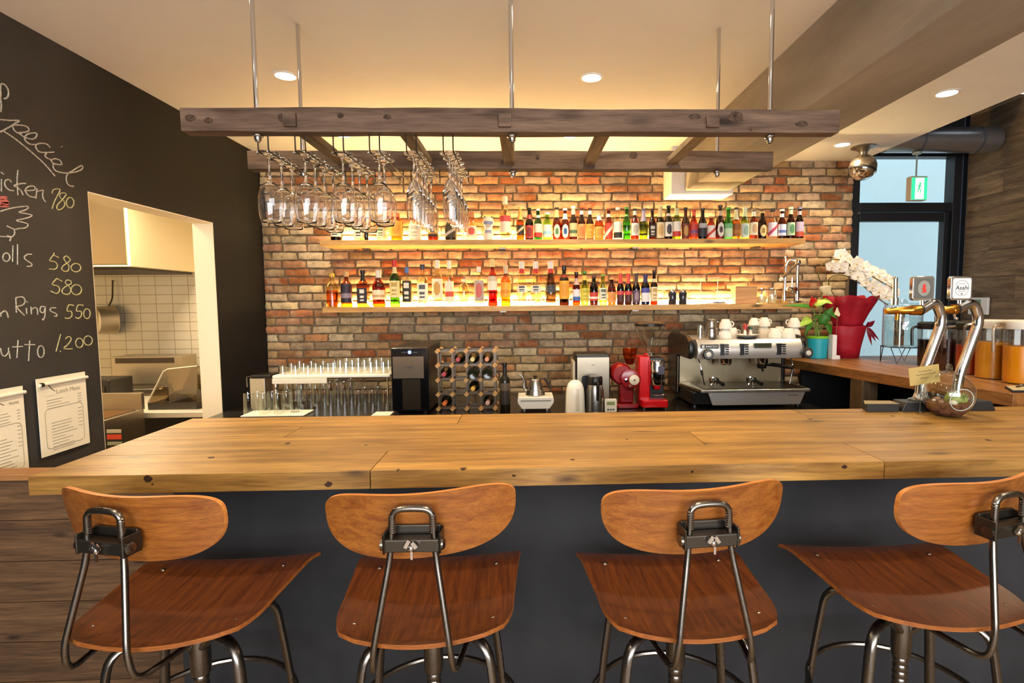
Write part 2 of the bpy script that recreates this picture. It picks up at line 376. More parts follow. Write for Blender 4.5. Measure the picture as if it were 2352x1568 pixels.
M = MB(); M.box(-4.7, XL-.13, 1.7, KY+.1, -.06, 0); struct(M.build('floor_kitchen', flat('#6d655b', .5), smooth=False))
# ---------------------------------------------------------------- downlights
def downlight(x, y, z, label, watts=26, spot=2.3):
    t = thing('ceiling_downlight', label, 'ceiling light', (x, y, z), 0, 'recessed ceiling downlights')
    M = MB(); M.lathe([(.062, -.0005), (.062, -.004), (.050, -.006), (.047, -.0005)], 24); M.build('trim_ring', WHITE, t)
    M = MB(); M.lathe([(.0, -.0035), (.046, -.0035), (.046, -.0008), (0, -.0008)], 24); M.build('lens', flat('#fff0d2', .5, emit=26), t)
    o = lamp('downlight_beam', 'SPOT', (0, 0, -.02), watts, WARM, spot_size=spot, spot_blend=.7, shadow_soft_size=.04); o.parent = t
    return t
DL = [(-1.2, 2.90, 'round downlight in cream ceiling, left of the pair above the hanging ladder'), (.36, 2.90, 'round downlight in cream ceiling, right of the pair above the hanging ladder'),
      (-1.24, 3.89, 'round downlight seen between the ladder rails, above the wine glasses'), (.33, 3.89, 'round downlight seen between the ladder rails, right of the middle rung')]
for x, y, s in DL: downlight(x, y, CEIL, s, 30)
downlight(2.29, 2.95, STRIP_Z, 'round downlight in the white ceiling strip, upper right near the dark gap', 34)
downlight(2.29, 3.92, STRIP_Z, 'round downlight in the white ceiling strip, beside the ladder end', 34)
for y in (.95, 1.95): downlight(2.29, y, STRIP_Z, 'added unseen downlight in the white ceiling strip nearer the bar stools', 30)  # two unseen lamps added to the row to brighten the strip and beam
for x, y in ((-1.25, .92), (.35, .92), (-1.2, 1.92), (.36, 1.92)): downlight(x, y, CEIL, 'round downlight in cream ceiling above the bar stools' if y < 1 else 'round downlight in cream ceiling above the bar counter', 40 if y < 1 else 30)
# ---------------------------------------------------------------- bar counter
bar_wood = wood('oiled_pine', '#765022', '#c0924a', 'x', .8, .40, True, .2, True, .45, 12)
CT = 1.08
t = thing('bar_counter', 'long pine topped bar counter with dark grey plaster front', 'counter', (0, 0, 0))
M = MB(); rng = random.Random(11)
rows = [(1.600, 1.815, [.0, ]), (1.818, 2.02, []), (2.023, 2.20, []), (2.203, 2.39, [])]
cuts = [[-1.45, -.463, 1.10, 2.6], [-1.45, .62, 2.6], [-1.45, -.9, 1.62, 2.6], [-1.45, -.28, 1.2, 2.6]]
for (y0, y1, _), cs in zip(rows, cuts):
    for a, b in zip(cs, cs[1:]):
        M.tone = (rng.uniform(.35, .62), rng.random(), 0); M.box(a+.0012, b-.0012, y0, y1, CT-.055, CT)
for (px, py, w, h_) in ((340, 1099, .014, .010), (755, 1112, .012, .009), (1180, 1092, .006, .004), (1940, 1072, .010, .006), (1590, 1083, .004, .004), (350, 1112, .004, .003)):
    p = aty(px, py, 1.5995); M.prism([(p.x+w*math.cos(k*PI/5)*rng.uniform(.75, 1.2), p.z+h_*math.sin(k*PI/5)*rng.uniform(.75, 1.2)) for k in range(10)], .004, 1, 'xz', 1.5992)
for (px, py, w, h_) in ((915, 1078, .007, .006), (1065, 1075, .012, .008), (1315, 1055, .008, .008), (485, 1050, .012, .010), (660, 1018, .010, .012), (2270, 1010, .010, .012), (1860, 962, .012, .010), (2050, 955, .010, .008), (840, 1022, .006, .006), (1440, 1008, .006, .006)):
    p = atz(px, py, CT+.0003); M.prism([(p.x+w*math.cos(k*PI/5)*rng.uniform(.75, 1.2), p.y+h_*math.sin(k*PI/5)*rng.uniform(.75, 1.2)) for k in range(10)], .004, 1, 'xy', CT-.0036)
knot = mottled('dark_knot', '#1c110a', '#4a2e18', 90, .6, .3)
M.build('countertop', [bar_wood, knot], t, smooth=False, bevel=.002)
dark_plaster = mottled('slate_plaster', '#232325', '#313133', 2.6, .8, .3)
M = MB(); M.box(-1.2, 2.6, 1.85, 1.95, 0, CT-.055); M.build('front_panel', dark_plaster, t, smooth=False)
M = MB(); M.box(-1.2, 2.6, 1.95, 2.36, CT-.085, CT-.055); M.box(-1.2, -1.14, 1.95, 2.36, 0, CT-.085); M.box(-1.14, 2.6, 1.95, 2.36, .5, .53); M.build('carcass', flat('#2a211a', .6), t, smooth=False)
t = thing('service_gate', 'low gate clad in weathered boards beside the bar counter end', 'gate', (0, 0, 0))
M = MB(); z = 0.02; rng = random.Random(2)
gz = 1.58-(1067-690)/1250*2.03
while z < gz-.03:
    h = min(.155, gz-.025-z); M.tone = (rng.uniform(.15, .45), rng.random(), 0); M.box(XL+.01, -1.205, 2.0, 2.03, z, z+h-.003); z += h
M.build('cladding', wood('gate_board', '#4c3521', '#866240', 'x', 1.2, .75, True, .5), t, smooth=False)
M = MB(); M.box(XL+.005, -1.205, 1.985, 2.075, gz-.022, gz); M.build('ledge', wood('gate_cap', '#8a5a30', '#b98350', 'x', 1, .5), t, smooth=False, bevel=.002)
# ---------------------------------------------------------------- right side counter
SC = 1.13; SX = 2.06
t = thing('side_counter', 'thick pine side counter running from the bar to the glass door', 'counter', (0, 0, 0))
M = MB(); rng = random.Random(4)
e0, e1 = atz(1822, 831, SC), atz(2352, 908, SC); sl = (e1.x-e0.x)/(e1.y-e0.y)
def ex(y): return max(e0.x+(y-e0.y)*sl, 1.93)
N_ = 5
for k in range(N_):
    def col(y, q): return ex(y)+(XR-.012-ex(y))*q/N_
    M.tone = (rng.uniform(.3, .55), rng.random(), 0)
    M.prism([(col(2.43, k)+.0006, 2.43), (col(2.43, k+1)-.0006, 2.43), (col(4.14, k+1)-.0006, 4.14), (col(4.14, k)+.0006, 4.14)], .062, 0, 'xy', SC-.062)
M.build('countertop', wood('side_pine', '#7d4f26', '#b87c40', 'y', .8, .42, True, .2), t, smooth=False, bevel=.003)
M = MB(); M.box(ex(3.3)+.05, ex(3.3)+.15, 3.28, 3.40, 0, SC-.062); M.build('post', wood('post_wood', '#4a3826', '#6d5539', 'z', 1, .6), t, smooth=False)
M = MB(); M.box(2.62, 2.66, 2.45, 4.1, 0, SC-.062); M.box(SX+.06, 2.62, 4.06, 4.1, 0, SC-.062); M.build('dark_panel', flat('#1b1d20', .6), t, smooth=False)
# ---------------------------------------------------------------- low work counter on the brick wall
BC = .85
t = thing('work_counter', 'low dark steel work counter along the brick wall', 'counter', (0, 0, 0))
M = MB(); M.box(XL+.02, 1.98, 3.42, 4.36, BC-.04, BC); M.build('worktop', flat('#4a4541', .22, .85), t, smooth=False, bevel=.004)
M = MB(); M.box(XL+.03, 1.98, 3.46, 4.34, .1, BC-.04); M.build('cabinet', flat('#2a2725', .5), t, smooth=False)
M = MB(); M.box(XL+.06, 1.95, 3.52, 4.30, 0, .1); M.build('plinth', BLACK, t, smooth=False)
# ---------------------------------------------------------------- shelves with light strips
shelf_wood = wood('shelf_pine', '#b07f42', '#dcae6c', 'x', .8, .5, False, .15)
LED = flat('#ffe29c', .5, emit=125)
def shelf(label, zt, x0, x1, th):
    t = thing('wall_shelf', label, 'shelf', (0, 0, 0), 0, 'lit bottle shelves on the brick wall')
    M = MB(); M.box(x0, x1, 4.085, 4.388, zt-th, zt); M.build('board', shelf_wood, t, smooth=False, bevel=.002)
    M = MB(); M.box(x0+.06, x1-.30, 4.345, 4.36, zt, zt+.022); M.build('light_strip', LED, t, smooth=False)
    for x in (x0+.24, x0+1.3, x0+2.35, x1-.3):
        M = MB(); M.box(x, x+.05, 4.30, 4.388, zt-th-.012, zt-th); M.build('bracket', GUN, t, smooth=False)
    return t
U0 = aty(735, 551, 4.09); U1 = aty(1850, 548, 4.09); L1 = aty(1862, 698, 4.09)
USZ = aty(1250, 549.5, 4.09).z; LSZ = aty(1250, 701.5, 4.09).z
shelf('upper pine wall shelf holding the row of beer bottles', USZ, U0.x, U1.x, .038)
shelf('lower pine wall shelf holding the liquor bottles', LSZ, U0.x, L1.x, .040)
# ---------------------------------------------------------------- hanging ladder rack
old = wood('grey_weathered_timber', '#463325', '#7a6250', 'x', 1.0, .8, False, .5, 1.7, .3, 11)
oldy = wood('weathered_rung', '#6a563e', '#ab9270', 'y', 1.2, .8, False, .4)
ladder = t = thing('ladder_rack', 'old wooden ladder hung flat from the ceiling on steel rods', 'rack', (0, 0, 0))
KN = ([(437, 270, .016, .011), (478, 276, .014, .009), (655, 270, .026, .016), (782, 265, .012, .009), (890, 268, .013, .009), (1595, 268, .022, .010), (1690, 268, .026, .018), (1725, 296, .006, .006), (1842, 284, .020, .010)], [(1455, 356, .018, .014), (1540, 362, .010, .010), (1235, 360, .008, .012), (640, 366, .014, .010)])
def rail(y0, y1, xa, xb, z0=2.137, z1=2.213):
    M = MB(); n = 14; vs = []; rg = random.Random(int(y0*100))
    for i in range(n+1):
        x = xa+(xb-xa)*i/n; j = lambda: rg.uniform(-.002, .002)
        vs += [(x, y0+j(), z0+j()), (x, y1+j(), z0+j()), (x, y1+j(), z1+j()), (x, y0+j(), z1+j())]
    fs = [(0, 1, 2, 3), tuple(4*n+k for k in (3, 2, 1, 0))]
    for i in range(n):
        for k in range(4): fs.append((4*i+k, 4*i+(k+1) % 4, 4*i+4+(k+1) % 4, 4*i+4+k))
    M.add(vs, fs)
    for (px, py, w, h_) in KN[y0 > 2]:
        p = aty(px, py, y0-.0012); M.prism([(p.x+w*math.cos(k*PI/6)*rg.uniform(.8, 1.2), p.z+h_*math.sin(k*PI/6)*rg.uniform(.8, 1.2)) for k in range(12)], .006, 1, 'xz', y0-.0022)
    return M.build('rail', [old, mottled('rail_knot', '#2c1e15', '#5c4636', 70, .8, .4)], t, smooth=True, angle=30, bevel=.002)
rail(1.85, 1.905, -1.108, 1.07); rail(2.36, 2.415, -1.148, 1.078)
for x in (-.755, -.405, -.058, .285, .635):
    M = MB(); M.box(x-.023, x+.023, 1.87, 2.40, 2.155, 2.181); M.build('rung', oldy, t, smooth=False, bevel=.003)
    if x in (-.755, -.058, .635):
        M = MB(); M.box(x-.021, x+.021, 1.836, 1.852, 2.15, 2.192); M.build('tenon', old, t, smooth=False, bevel=.003)
for (y, xs) in ((1.878, (-.875, -.035, .843)), (2.388, (-.93, -.042, .843))):
    for x in xs:
        M = MB(); M.tube([(x, y, 2.118), (x, y, CEIL)], .0075, 10); rd = M.build('rod', CHROME, t)
        M = MB(); M.lathe([(0, 2.108), (.008, 2.110), (.012, 2.118), (.012, 2.126), (.018, 2.128), (.018, 2.132), (0, 2.132)], 10, (x, y, 0)); M.build('nut', CHROME, rd)
# ---------------------------------------------------------------- bar stools
seat_w = wood('stool_plywood_seat', '#421c08', '#6a3511', 'y', 2.2, .36, False, .08, False, .5, 16, .4)
back_w = wood('stool_plywood_back', '#763c14', '#a06225', 'x', 2.0, .36, False, .04, False, .5, 12, .3)
edge_w = wood('plywood_edge', '#b4692c', '#d8904a', 'x', 2, .45, False, .05, False)
ZS = .80
seat_edge = wood('seat_edge', '#7c4218', '#a8642c', 'x', 2, .45, False, .05, False)
def make_stool(label, x, y, rz, brz, roll=0., bx=0.):
    t = thing('bar_stool', label, 'stool', (x, y, 0), rz, 'plywood swivel stools along the bar')
    # seat: plywood, bowed rear edge, waterfall front
    M = MB(); nx, ny = 18, 16; top, bot = [], []
    def pt(i, j):
        v = j/ny; s = -1+2*i/nx
        w = .150+.070*(1-(1-v/.35)**2.2)**.5 if v < .35 else .220+.025*(v-.35)/.65
        yy = -.210+.450*v
        if v < .5: yy += -.016*(1-v/.5)*(1-s*s)
        k = 1.0
        xx = s*w*k
        z = .012*(abs(s)**2)-.008*(1-abs(2*v-1)**2)*(1-s*s)
        if v > .78: z -= .018*((v-.78)/.22)**2
        return Vector((xx, yy, ZS+z))
    for j in range(ny+1):
        for i in range(nx+1): top.append(pt(i, j))
    bot = [p-Vector((0, 0, .011)) for p in top]; N = len(top); q = lambda i, j: j*(nx+1)+i; fs, ms = [], []
    for j in range(ny):
        for i in range(nx): fs.append((q(i, j), q(i+1, j), q(i+1, j+1), q(i, j+1))); fs.append(tuple(N+k for k in (q(i, j), q(i, j+1), q(i+1, j+1), q(i+1, j))))
    ne = len(fs)
    ring = [q(i, 0) for i in range(nx+1)]+[q(nx, j) for j in range(1, ny+1)]+[q(i, ny) for i in range(nx-1, -1, -1)]+[q(0, j) for j in range(ny-1, 0, -1)]
    for i in range(len(ring)): a, b = ring[i], ring[(i+1) % len(ring)]; fs.append((a, N+a, N+b, b))
    M.add(top+bot, fs); M.m[ne:] = [1]*(len(fs)-ne)
    st = M.build('seat', [seat_w, seat_edge], t, angle=50)
    for sx, sy in ((-.168, -.138), (.168, -.138), (-.171, .142), (.171, .142)):
        M = MB(); zz = ZS+.012*(sx/.24)**2-.003; M.lathe([(0, .004), (.005, .003), (.008, .0), (0, -.002)], 10, (sx, sy, zz)); M.build('screw', CHROME, st)
    # frame under the seat
    M = MB(); M.lathe([(.0, .30), (.017, .30), (.017, .735), (.0, .735)], 14); 
    for k in range(18): M.lathe([(.017, .34+k*.02), (.0195, .345+k*.02), (.0195, .352+k*.02), (.017, .357+k*.02)], 14)
    M.build('screw_post', GUN, t)
    M = MB(); M.lathe([(.0, .58), (.024, .58), (.026, .60), (.026, .70), (.022, .72), (0, .72)], 16); M.build('hub', GUN, t)
    M = MB()
    for a in (PI/4, 3*PI/4, 5*PI/4, 7*PI/4):
        M.tube([(.02*math.cos(a), .02*math.sin(a), .745), (.20*math.cos(a), .20*math.sin(a), .778)], .009, 6, flat_=.5)
    M.lathe([(0, .735), (.07, .735), (.07, .745), (0, .745)], 16); M.build('seat_bracket', GUN, t)
    for a in (PI/4-.15, 3*PI/4+.15, 5*PI/4-.15, 7*PI/4+.15):
        c, s = math.cos(a), math.sin(a)
        M = MB(); M.tube(fillet([(.02*c, .02*s, .66), (.07*c, .07*s, .715), (.19*c, .19*s, .725), (.215*c, .215*s, .55), (.275*c, .275*s, .012)], .06), .0140, 10, flat_=.75); lg = M.build('leg', GUN, t)
        M = MB(); M.lathe([(0, 0), (.018, 0), (.018, .014), (.014, .022), (0, .022)], 10, (.276*c, .276*s, 0)); M.build('foot_cap', BLACK, lg)
    M = MB(); M.tube([(.232*math.cos(2*PI*k/40), .232*math.sin(2*PI*k/40), .46) for k in range(40)], .008, 8, closed=True); M.build('foot_ring', GUN, t)
    # back support: two bent rods joined by a loop handle
    K = Matrix.Translation((bx, 0, 0)) @ Matrix.Rotation(brz, 4, 'Z'); M = MB(); M.M = K
    L = [(-.115, .05, .752), (-.108, -.15, .742), (-.092, -.236, .736), (-.086, -.246, .80), (-.050, -.205, 1.01), (-.046, -.205, 1.108), (0, -.207, 1.113)]
    P = L+[(-a, b, c) for a, b, c in reversed(L[:-1])]
    M.tube(fillet(P, .045, 6), .0074, 10); sup = M.build('back_rods', GUN, t)
    M = MB(); M.M = K
    for sx in (-1, 1):
        M = MB(); M.M = K; M.lathe([(.0062+(.0022 if k % 2 else 0), k*.0028) for k in range(17)], 10, (sx*.046, -.205, 1.053)); M.build('thread', GUN, sup)
    M = MB(); M.M = K
    M.box(-.062, .062, -.220, -.188, 1.014, 1.044); M.box(-.066, -.060, -.222, -.172, 1.010, 1.058); M.box(.060, .066, -.222, -.172, 1.010, 1.058); M.box(-.06, .06, -.180, -.172, 1.01, 1.062)
    M.build('clamp', flat('#4d473f', .35, .9), t, bevel=.003)
    M = MB(); M.M = K
    M.ball((0, -.226, 1.028), .008, 10, 6); M.bar((-.008, -.230, 1.038), .008, .004, .018, Matrix.Rotation(.5, 3, 'Y')); M.bar((.008, -.230, 1.036), .008, .004, .016, Matrix.Rotation(-.6, 3, 'Y')); M.bar((.002, -.229, 1.012), .005, .004, .018)
    M.build('wing_nut', CHROME, t)
    for sx in (-1, 1):
        M = MB(); M.M = K @ Matrix.Translation((sx*.066, -.206, 1.029)) @ Matrix.Rotation(PI/2, 4, 'Y'); M.lathe([(0, -.006), (.014, -.006), (.014, .004), (.008, .008), (0, .008)], 14); M.build('pivot', GUN, t)
    # backrest: curved plywood with rounded ends
    M = MB(); nx, nz = 44, 12; fr, bk = [], []
    for j in range(nz+1):
        for i in range(nx+1):
            s = math.sin(PI/2*(-1+2*i/nx)); v = j/nz
            up = .068+.012*s*s; dn = -.096+.016*s*s
            cap = max(1-abs(s)**4.4, 0)**(1/2.7)
            mid = .002+.020*s*s
            zt = mid+(up-mid)*cap; zb = mid+(dn-mid)*cap
            zz = zb+(zt-zb)*v
            xx = s*.232; yy = -.170+.060*s*s-.16*zz; zz += roll*xx
            p = Vector((xx, yy, 1.066+zz)); fr.append(p); bk.append(p+Vector((0, .012, 0)))
    N = len(fr); q = lambda i, j: j*(nx+1)+i; fs = []
    for j in range(nz):
        for i in range(nx): fs.append((q(i, j), q(i+1, j), q(i+1, j+1), q(i, j+1))); fs.append(tuple(N+k for k in (q(i, j), q(i, j+1), q(i+1, j+1), q(i+1, j))))
    ne = len(fs); ring = [q(i, 0) for i in range(nx+1)]+[q(nx, j) for j in range(1, nz+1)]+[q(i, nz) for i in range(nx-1, -1, -1)]+[q(0, j) for j in range(nz-1, 0, -1)]
    for i in range(len(ring)): a, b = ring[i], ring[(i+1) % len(ring)]; fs.append((a, N+a, N+b, b))
    M.M = K; M.add(fr+bk, fs); M.m[ne:] = [1]*(len(fs)-ne)
    M.build('backrest', [back_w, edge_w], t, angle=50)
    return t
D = math.radians
make_stool('plywood swivel stool at the left end of the bar, turned, before the board clad gate', -.888, 1.44, D(2), D(-15), 0, -.028)
make_stool('plywood swivel stool, second from the left, its backrest tilted up at right', -.256, 1.42, D(2), D(-3), .06)
make_stool('plywood swivel stool, third from the left, squarely facing the bar', .404, 1.41, D(1), D(4), .025)
make_stool('darker plywood swivel stool at the right end, cut off by the picture edge', 1.047, 1.425, D(-2), D(17), 0, .05)
# ---------------------------------------------------------------- bottles on the two shelves
BY = 4.175
def bottle_profile(kind, R, H):
    # list of (radius, height), and the heights of label zone and neck zone
    P = {'long': [(.86, 0), (1, .02), (1, .50), (.97, .545), (.80, .62), (.55, .70), (.44, .77), (.40, .94), (.47, .945), (.47, 1)],
         'stub': [(.86, 0), (1, .02), (1, .56), (.95, .62), (.74, .72), (.48, .80), (.42, .93), (.50, .935), (.50, 1)],
         'liq':  [(.90, 0), (1, .02), (1, .60), (.96, .64), (.72, .70), (.44, .74), (.36, .80), (.35, .93), (.40, .935), (.40, 1)],
         'slim': [(.90, 0), (1, .02), (1, .56), (.90, .62), (.52, .70), (.42, .76), (.38, 1)],
         'taper': [(.88, 0), (1, .02), (1, .36), (.93, .46), (.62, .66), (.44, .78), (.40, .94), (.46, .945), (.46, 1)],
         'wine': [(.92, 0), (1, .02), (1, .60), (.94, .66), (.62, .73), (.40, .77), (.36, .93), (.42, .935), (.42, 1)],
         'fat':  [(.86, 0), (1, .03), (1, .46), (.98, .56), (.85, .64), (.52, .71), (.36, .75), (.34, .93), (.38, .935), (.38, 1)],
         'jar':  [(.92, 0), (1, .03), (1, .72), (.9, .78), (.5, .84), (.46, 1)]}[kind]
    return [(r*R, z*H) for r, z in P]
def rad_at(pr, z):
    for (r0, z0), (r1, z1) in zip(pr, pr[1:]):
        if z0 <= z <= z1: return r0+(r1-r0)*((z-z0)/(z1-z0) if z1 > z0 else 0)
    return pr[-1][0]
def bottle(label, x, H, R, kind='long', col='#7a3a0c', lab=None, cap='#222222', neck=None, group=None, y=BY, z=0., sq=False, fill=None, op=False, caph=.06, name='beer_bottle', cat='bottle'):
    """lab = (z0, z1, base colour, emblem colour, style); neck = (z0, z1, colour)"""
    t = thing(name, label, cat, (x, y, z), 0, group)
    pr = bottle_profile(kind, R, H); n = 4 if sq else 18
    body = flat(col, .2, 0, .5) if op else glass('bottle_glass', col, 1.0, .04, 1.5)
    rot = Matrix.Rotation(PI/4, 4, 'Z') if sq else Matrix.Identity(4); k = 2**.5*.94 if sq else 1
    M = MB(); M.M = rot
    if sq: M.lathe([(r*k if zz < .66*H else r, zz) for r, zz in [(pr[0][0], 0)]+pr[1:4]], 4); M.M = Matrix.Identity(4); M.lathe([(r, zz) for r, zz in pr[3:]], 14)
    else: M.lathe([(0, .001)]+pr, n)
    M.build('glass_body', body, t, bevel=.004 if sq else 0)
    if fill:
        M = MB(); M.M = rot; zf = fill[1]*H; M.lathe([(0, .004)]+[(r*k*.93, max(zz, .004)) for r, zz in pr if zz < zf]+[(rad_at(pr, zf)*k*.93, zf), (0, zf)], n)
        M.build('liquid', glass('liquor', fill[0], .25, .1, 1.33), t)
    zc = H*(1-caph); rc = rad_at(pr, H*.97)
    M = MB(); M.lathe([(rc*1.12, zc), (rc*1.15, zc+.003), (rc*1.12, H*1.004), (rc*.9, H*1.008), (0, H*1.008)], 14); M.build('cap', flat(cap, .35), t)
    def patch(z0, z1, base, emb, style, nm):
        M = MB(); a0, a1 = -PI/2-1.25, -PI/2+1.25; nx, nz = 26, 20; vs, fs, ms = [], [], []
        for j in range(nz+1):
            zz = z0+(z1-z0)*j/nz; r = max(rad_at(pr, zz), 1e-3)+.0009
            for i in range(nx+1):
                u = i/nx
                if sq: vs.append((-R*.93+R*1.86*u, -R*.94-.0012, zz))
                else:
                    a = a0+(a1-a0)*u; vs.append((r*math.cos(a), r*math.sin(a), zz))
        for j in range(nz):
            for i in range(nx):
                u, v = (i+.5)/nx*2-1, (j+.5)/nz*2-1; mi = 0
                if style == 'oval': mi = 1 if (u/.5)**2+(v/.72)**2 < 1 else 0
                elif style == 'band': mi = 1 if -.5 < v < 0 else 0
                elif style == 'foot': mi = 1 if v < -.25 else 0
                elif style == 'top': mi = 1 if v > .35 else 0
                elif style == 'diag': mi = 1 if abs(v-u*.8) < .28 else 0
                elif style == 'text': mi = 1 if (abs(v-.55) < .22 and abs(u) < .5) or (abs(v+.15) < .12 and abs(u) < .36) or (abs(v+.6) < .1 and abs(u) < .42) else 0
                elif style == 'round':
                    d = (u/.55)**2+(v/.8)**2
                    if d > 1.5: continue
                    mi = 1 if d < .35 else 0
                fs.append((j*(nx+1)+i, j*(nx+1)+i+1, (j+1)*(nx+1)+i+1, (j+1)*(nx+1)+i)); ms.append(mi)
        M.add(vs, fs); M.m = ms
        M.build(nm, [flat(base, .55), flat(emb, .55)], t)
    if lab: patch(lab[0]*H, lab[1]*H, lab[2], lab[3], lab[4], 'label')
    if neck:
        M = MB(); z0, z1 = neck[0]*H, neck[1]*H; N_ = 5
        M.lathe([(rad_at(pr, z0+(z1-z0)*i/N_)+.0008, z0+(z1-z0)*i/N_) for i in range(N_+1)], 14); M.build('neck_label', flat(neck[2], .5), t)
    return t
def spx(px, shelf_z): return aty(px, 547 if shelf_z > 1.8 else 693, BY).x
def sh(top, shelf_z, px): return aty(px, top, BY).z-shelf_z
AMB, BRN, DRK, GRN, LIM, CLR = '#a4591a', '#6a3010', '#33190d', '#4f9a3c', '#a9d05a', '#f4f0e2'
beer = [  # centre px, top py, half width px, kind, glass, label, cap, neck label, words
 (1216, 478, 9.5, 'long', DRK, (.06, .46, '#b5483c', '#7a2420', 'oval'), '#1b1416', (.66, .80, '#a33a2c'), 'near black beer bottle with red oval label'),
 (1236, 480, 9.5, 'long', GRN, (.10, .52, '#e9dcc3', '#c4402f', 'foot'), '#d8d2c0', (.72, .80, '#dfd9c8'), 'green beer bottle with white label red at the foot'),
 (1257, 489, 10.5, 'stub', LIM, (.10, .56, '#dfe9d6', '#9fd0dd', 'band'), '#e6e6d8', None, 'short lime green bottle with pale label'),
 (1279, 477, 9.5, 'long', AMB, (.06, .48, '#e4dcc0', '#5a7f52', 'round'), '#3a2a20', (.70, .94, '#d9c57a'), 'amber bottle with cream neck foil and green oval label'),
 (1298, 479, 9.5, 'long', AMB, (.06, .50, '#e7dcd6', '#345a9a', 'round'), '#e7e2d6', (.66, .84, '#e6e2da'), 'amber bottle with white neck and blue oval label'),
 (1317, 474, 9.5, 'long', BRN, (.10, .50, '#c8bd86', '#55704c', 'band'), '#efe9d8', (.76, .94, '#dfd9b4'), 'brown bottle with pale gold label and cream neck'),
 (1336, 478, 9, 'long', BRN, (.05, .50, '#e2965c', '#c8743c', 'oval'), '#5a2a18', (.80, .92, '#ece3d3'), 'brown bottle with pinkish orange label and white collar'),
 (1355, 478, 9, 'long', BRN, (.05, .50, '#e6a648', '#d08a2c', 'text'), '#5a2a18', (.80, .92, '#ece3d3'), 'brown bottle with yellow orange label and white collar'),
 (1376, 490, 10.5, 'stub', '#c07828', (.08, .50, '#e2a650', '#c98a36', 'oval'), '#cfa878', (.74, .95, '#e8e0d2'), 'short amber bottle with white neck'),
 (1398, 480, 9.5, 'long', '#b85a1c', (.06, .54, '#c6402c', '#e6dcc8', 'diag'), '#7c3216', (.74, .84, '#eeded2'), 'orange brown bottle with red label'),
 (1419, 477, 10, 'long', CLR, (.06, .56, '#ece6d2', '#2c2a22', 'foot'), '#e9e4d8', None, 'clear bottle with white label dark at the foot'),
 (1439, 476, 9, 'long', '#5fae3e', None, '#3f8f34', (.72, .78, '#7cc061'), 'bright green bottle without a paper label'),
 (1458, 480, 9.5, 'long', AMB, (.14, .54, '#ece6da', '#b9b2a2', 'oval'), '#2a231e', (.80, .94, '#e9e3d4'), 'amber bottle with white shield label and white neck'),
 (1478, 480, 9.5, 'long', '#90a838', None, '#6c6480', (.60, .94, '#b4a8c0'), 'olive green bottle with lilac neck foil'),
 (1498, 480, 8.5, 'long', BRN, (.10, .48, '#2b2622', '#c9c2b0', 'text'), '#2a1a12', None, 'brown bottle with black and white label'),
 (1516, 474, 9.5, 'long', DRK, (.05, .52, '#e2cfa4', '#c9a868', 'oval'), '#e0cf9c', (.68, .94, '#dccb9c'), 'black beer bottle with cream label and cream neck'),
 (1535, 473, 9.5, 'long', DRK, (.10, .52, '#e9e3d6', '#3a3a3c', 'oval'), '#17110e', (.70, .78, '#ded8c8'), 'black beer bottle with white label'),
 (1554, 479, 9.5, 'stub', '#93a93c', (.10, .58, '#e7ded0', '#c03a34', 'foot'), '#cfd09c', (.78, .95, '#d9dda4'), 'olive bottle with white and red label'),
 (1574, 477, 9, 'long', BRN, (.05, .50, '#6c3422', '#b98a4c', 'oval'), '#241510', None, 'dark brown bottle with brown label'),
 (1593, 482, 9.5, 'long', '#b0581a', (.10, .54, '#b83c34', '#7a4a7c', 'band'), '#c03a2a', (.80, .94, '#d0583c'), 'amber bottle with red neck and red label'),
 (1613, 479, 10, 'long', '#15110f', (.10, .52, '#26262a', '#a9a9ac', 'top'), '#141212', None, 'black bottle with black and silver label'),
 (1633, 497, 10, 'stub', AMB, (.08, .60, '#e6dcd2', '#b43a30', 'diag'), '#caa070', None, 'short amber bottle with red diagonal on white label'),
 (1653, 472, 9.5, 'long', BRN, (.08, .50, '#e0d8cc', '#43302c', 'round'), '#2a1812', (.70, .84, '#c0a898'), 'tall brown bottle with white oval label'),
 (1672, 477, 10, 'long', '#4fb03c', (.06, .50, '#bcd6b4', '#6fae74', 'top'), '#4aa63c', None, 'bright green bottle with pale green label'),
 (1690, 477, 9, 'long', '#c79a48', (.10, .50, '#8a4f1e', '#a8682a', 'band'), '#3a3030', (.62, .94, '#e3d8a8'), 'pale amber bottle with cream neck and brown label'),
 (1710, 477, 10, 'long', '#aecb58', (.06, .50, '#cdd8cc', '#8fae9c', 'oval'), '#e4e2c4', (.72, .94, '#d7dcb0'), 'yellow green bottle with silvery label'),
 (1730, 480, 9.5, 'long', '#b87a24', (.14, .56, '#ecdcbc', '#c9a078', 'oval'), '#a08058', (.76, .92, '#e9e0cc'), 'honey coloured bottle with cream oval label'),
 (1750, 486, 9.5, 'stub', BRN, (.10, .52, '#e0c886', '#9a7a3c', 'round'), '#c8a862', None, 'stubby brown bottle with golden round label'),
 (1773, 481, 11, 'long', CLR, (.10, .56, '#e6d8e0', '#b8405c', 'diag'), '#2c2a30', None, 'clear bottle with red and blue label'),
 (1795, 481, 9.5, 'long', '#94501a', (.12, .50, '#cfd3e4', '#5a6fae', 'band'), '#e4dfe0', (.74, .86, '#e4e2e6'), 'brown bottle with blue and white label'),
 (1815, 476, 9.5, 'long', '#7c3c14', (.12, .52, '#a9c4a0', '#4f8058', 'oval'), '#dfe0c0', (.78, .92, '#cfd6a8'), 'brown bottle with green label'),
 (1835, 476, 9.5, 'long', '#5e2412', (.08, .54, '#b9a0b8', '#b04a34', 'foot'), '#7a7090', (.76, .88, '#b8a0a8'), 'brown bottle with red and violet label'),
]
seen = set()
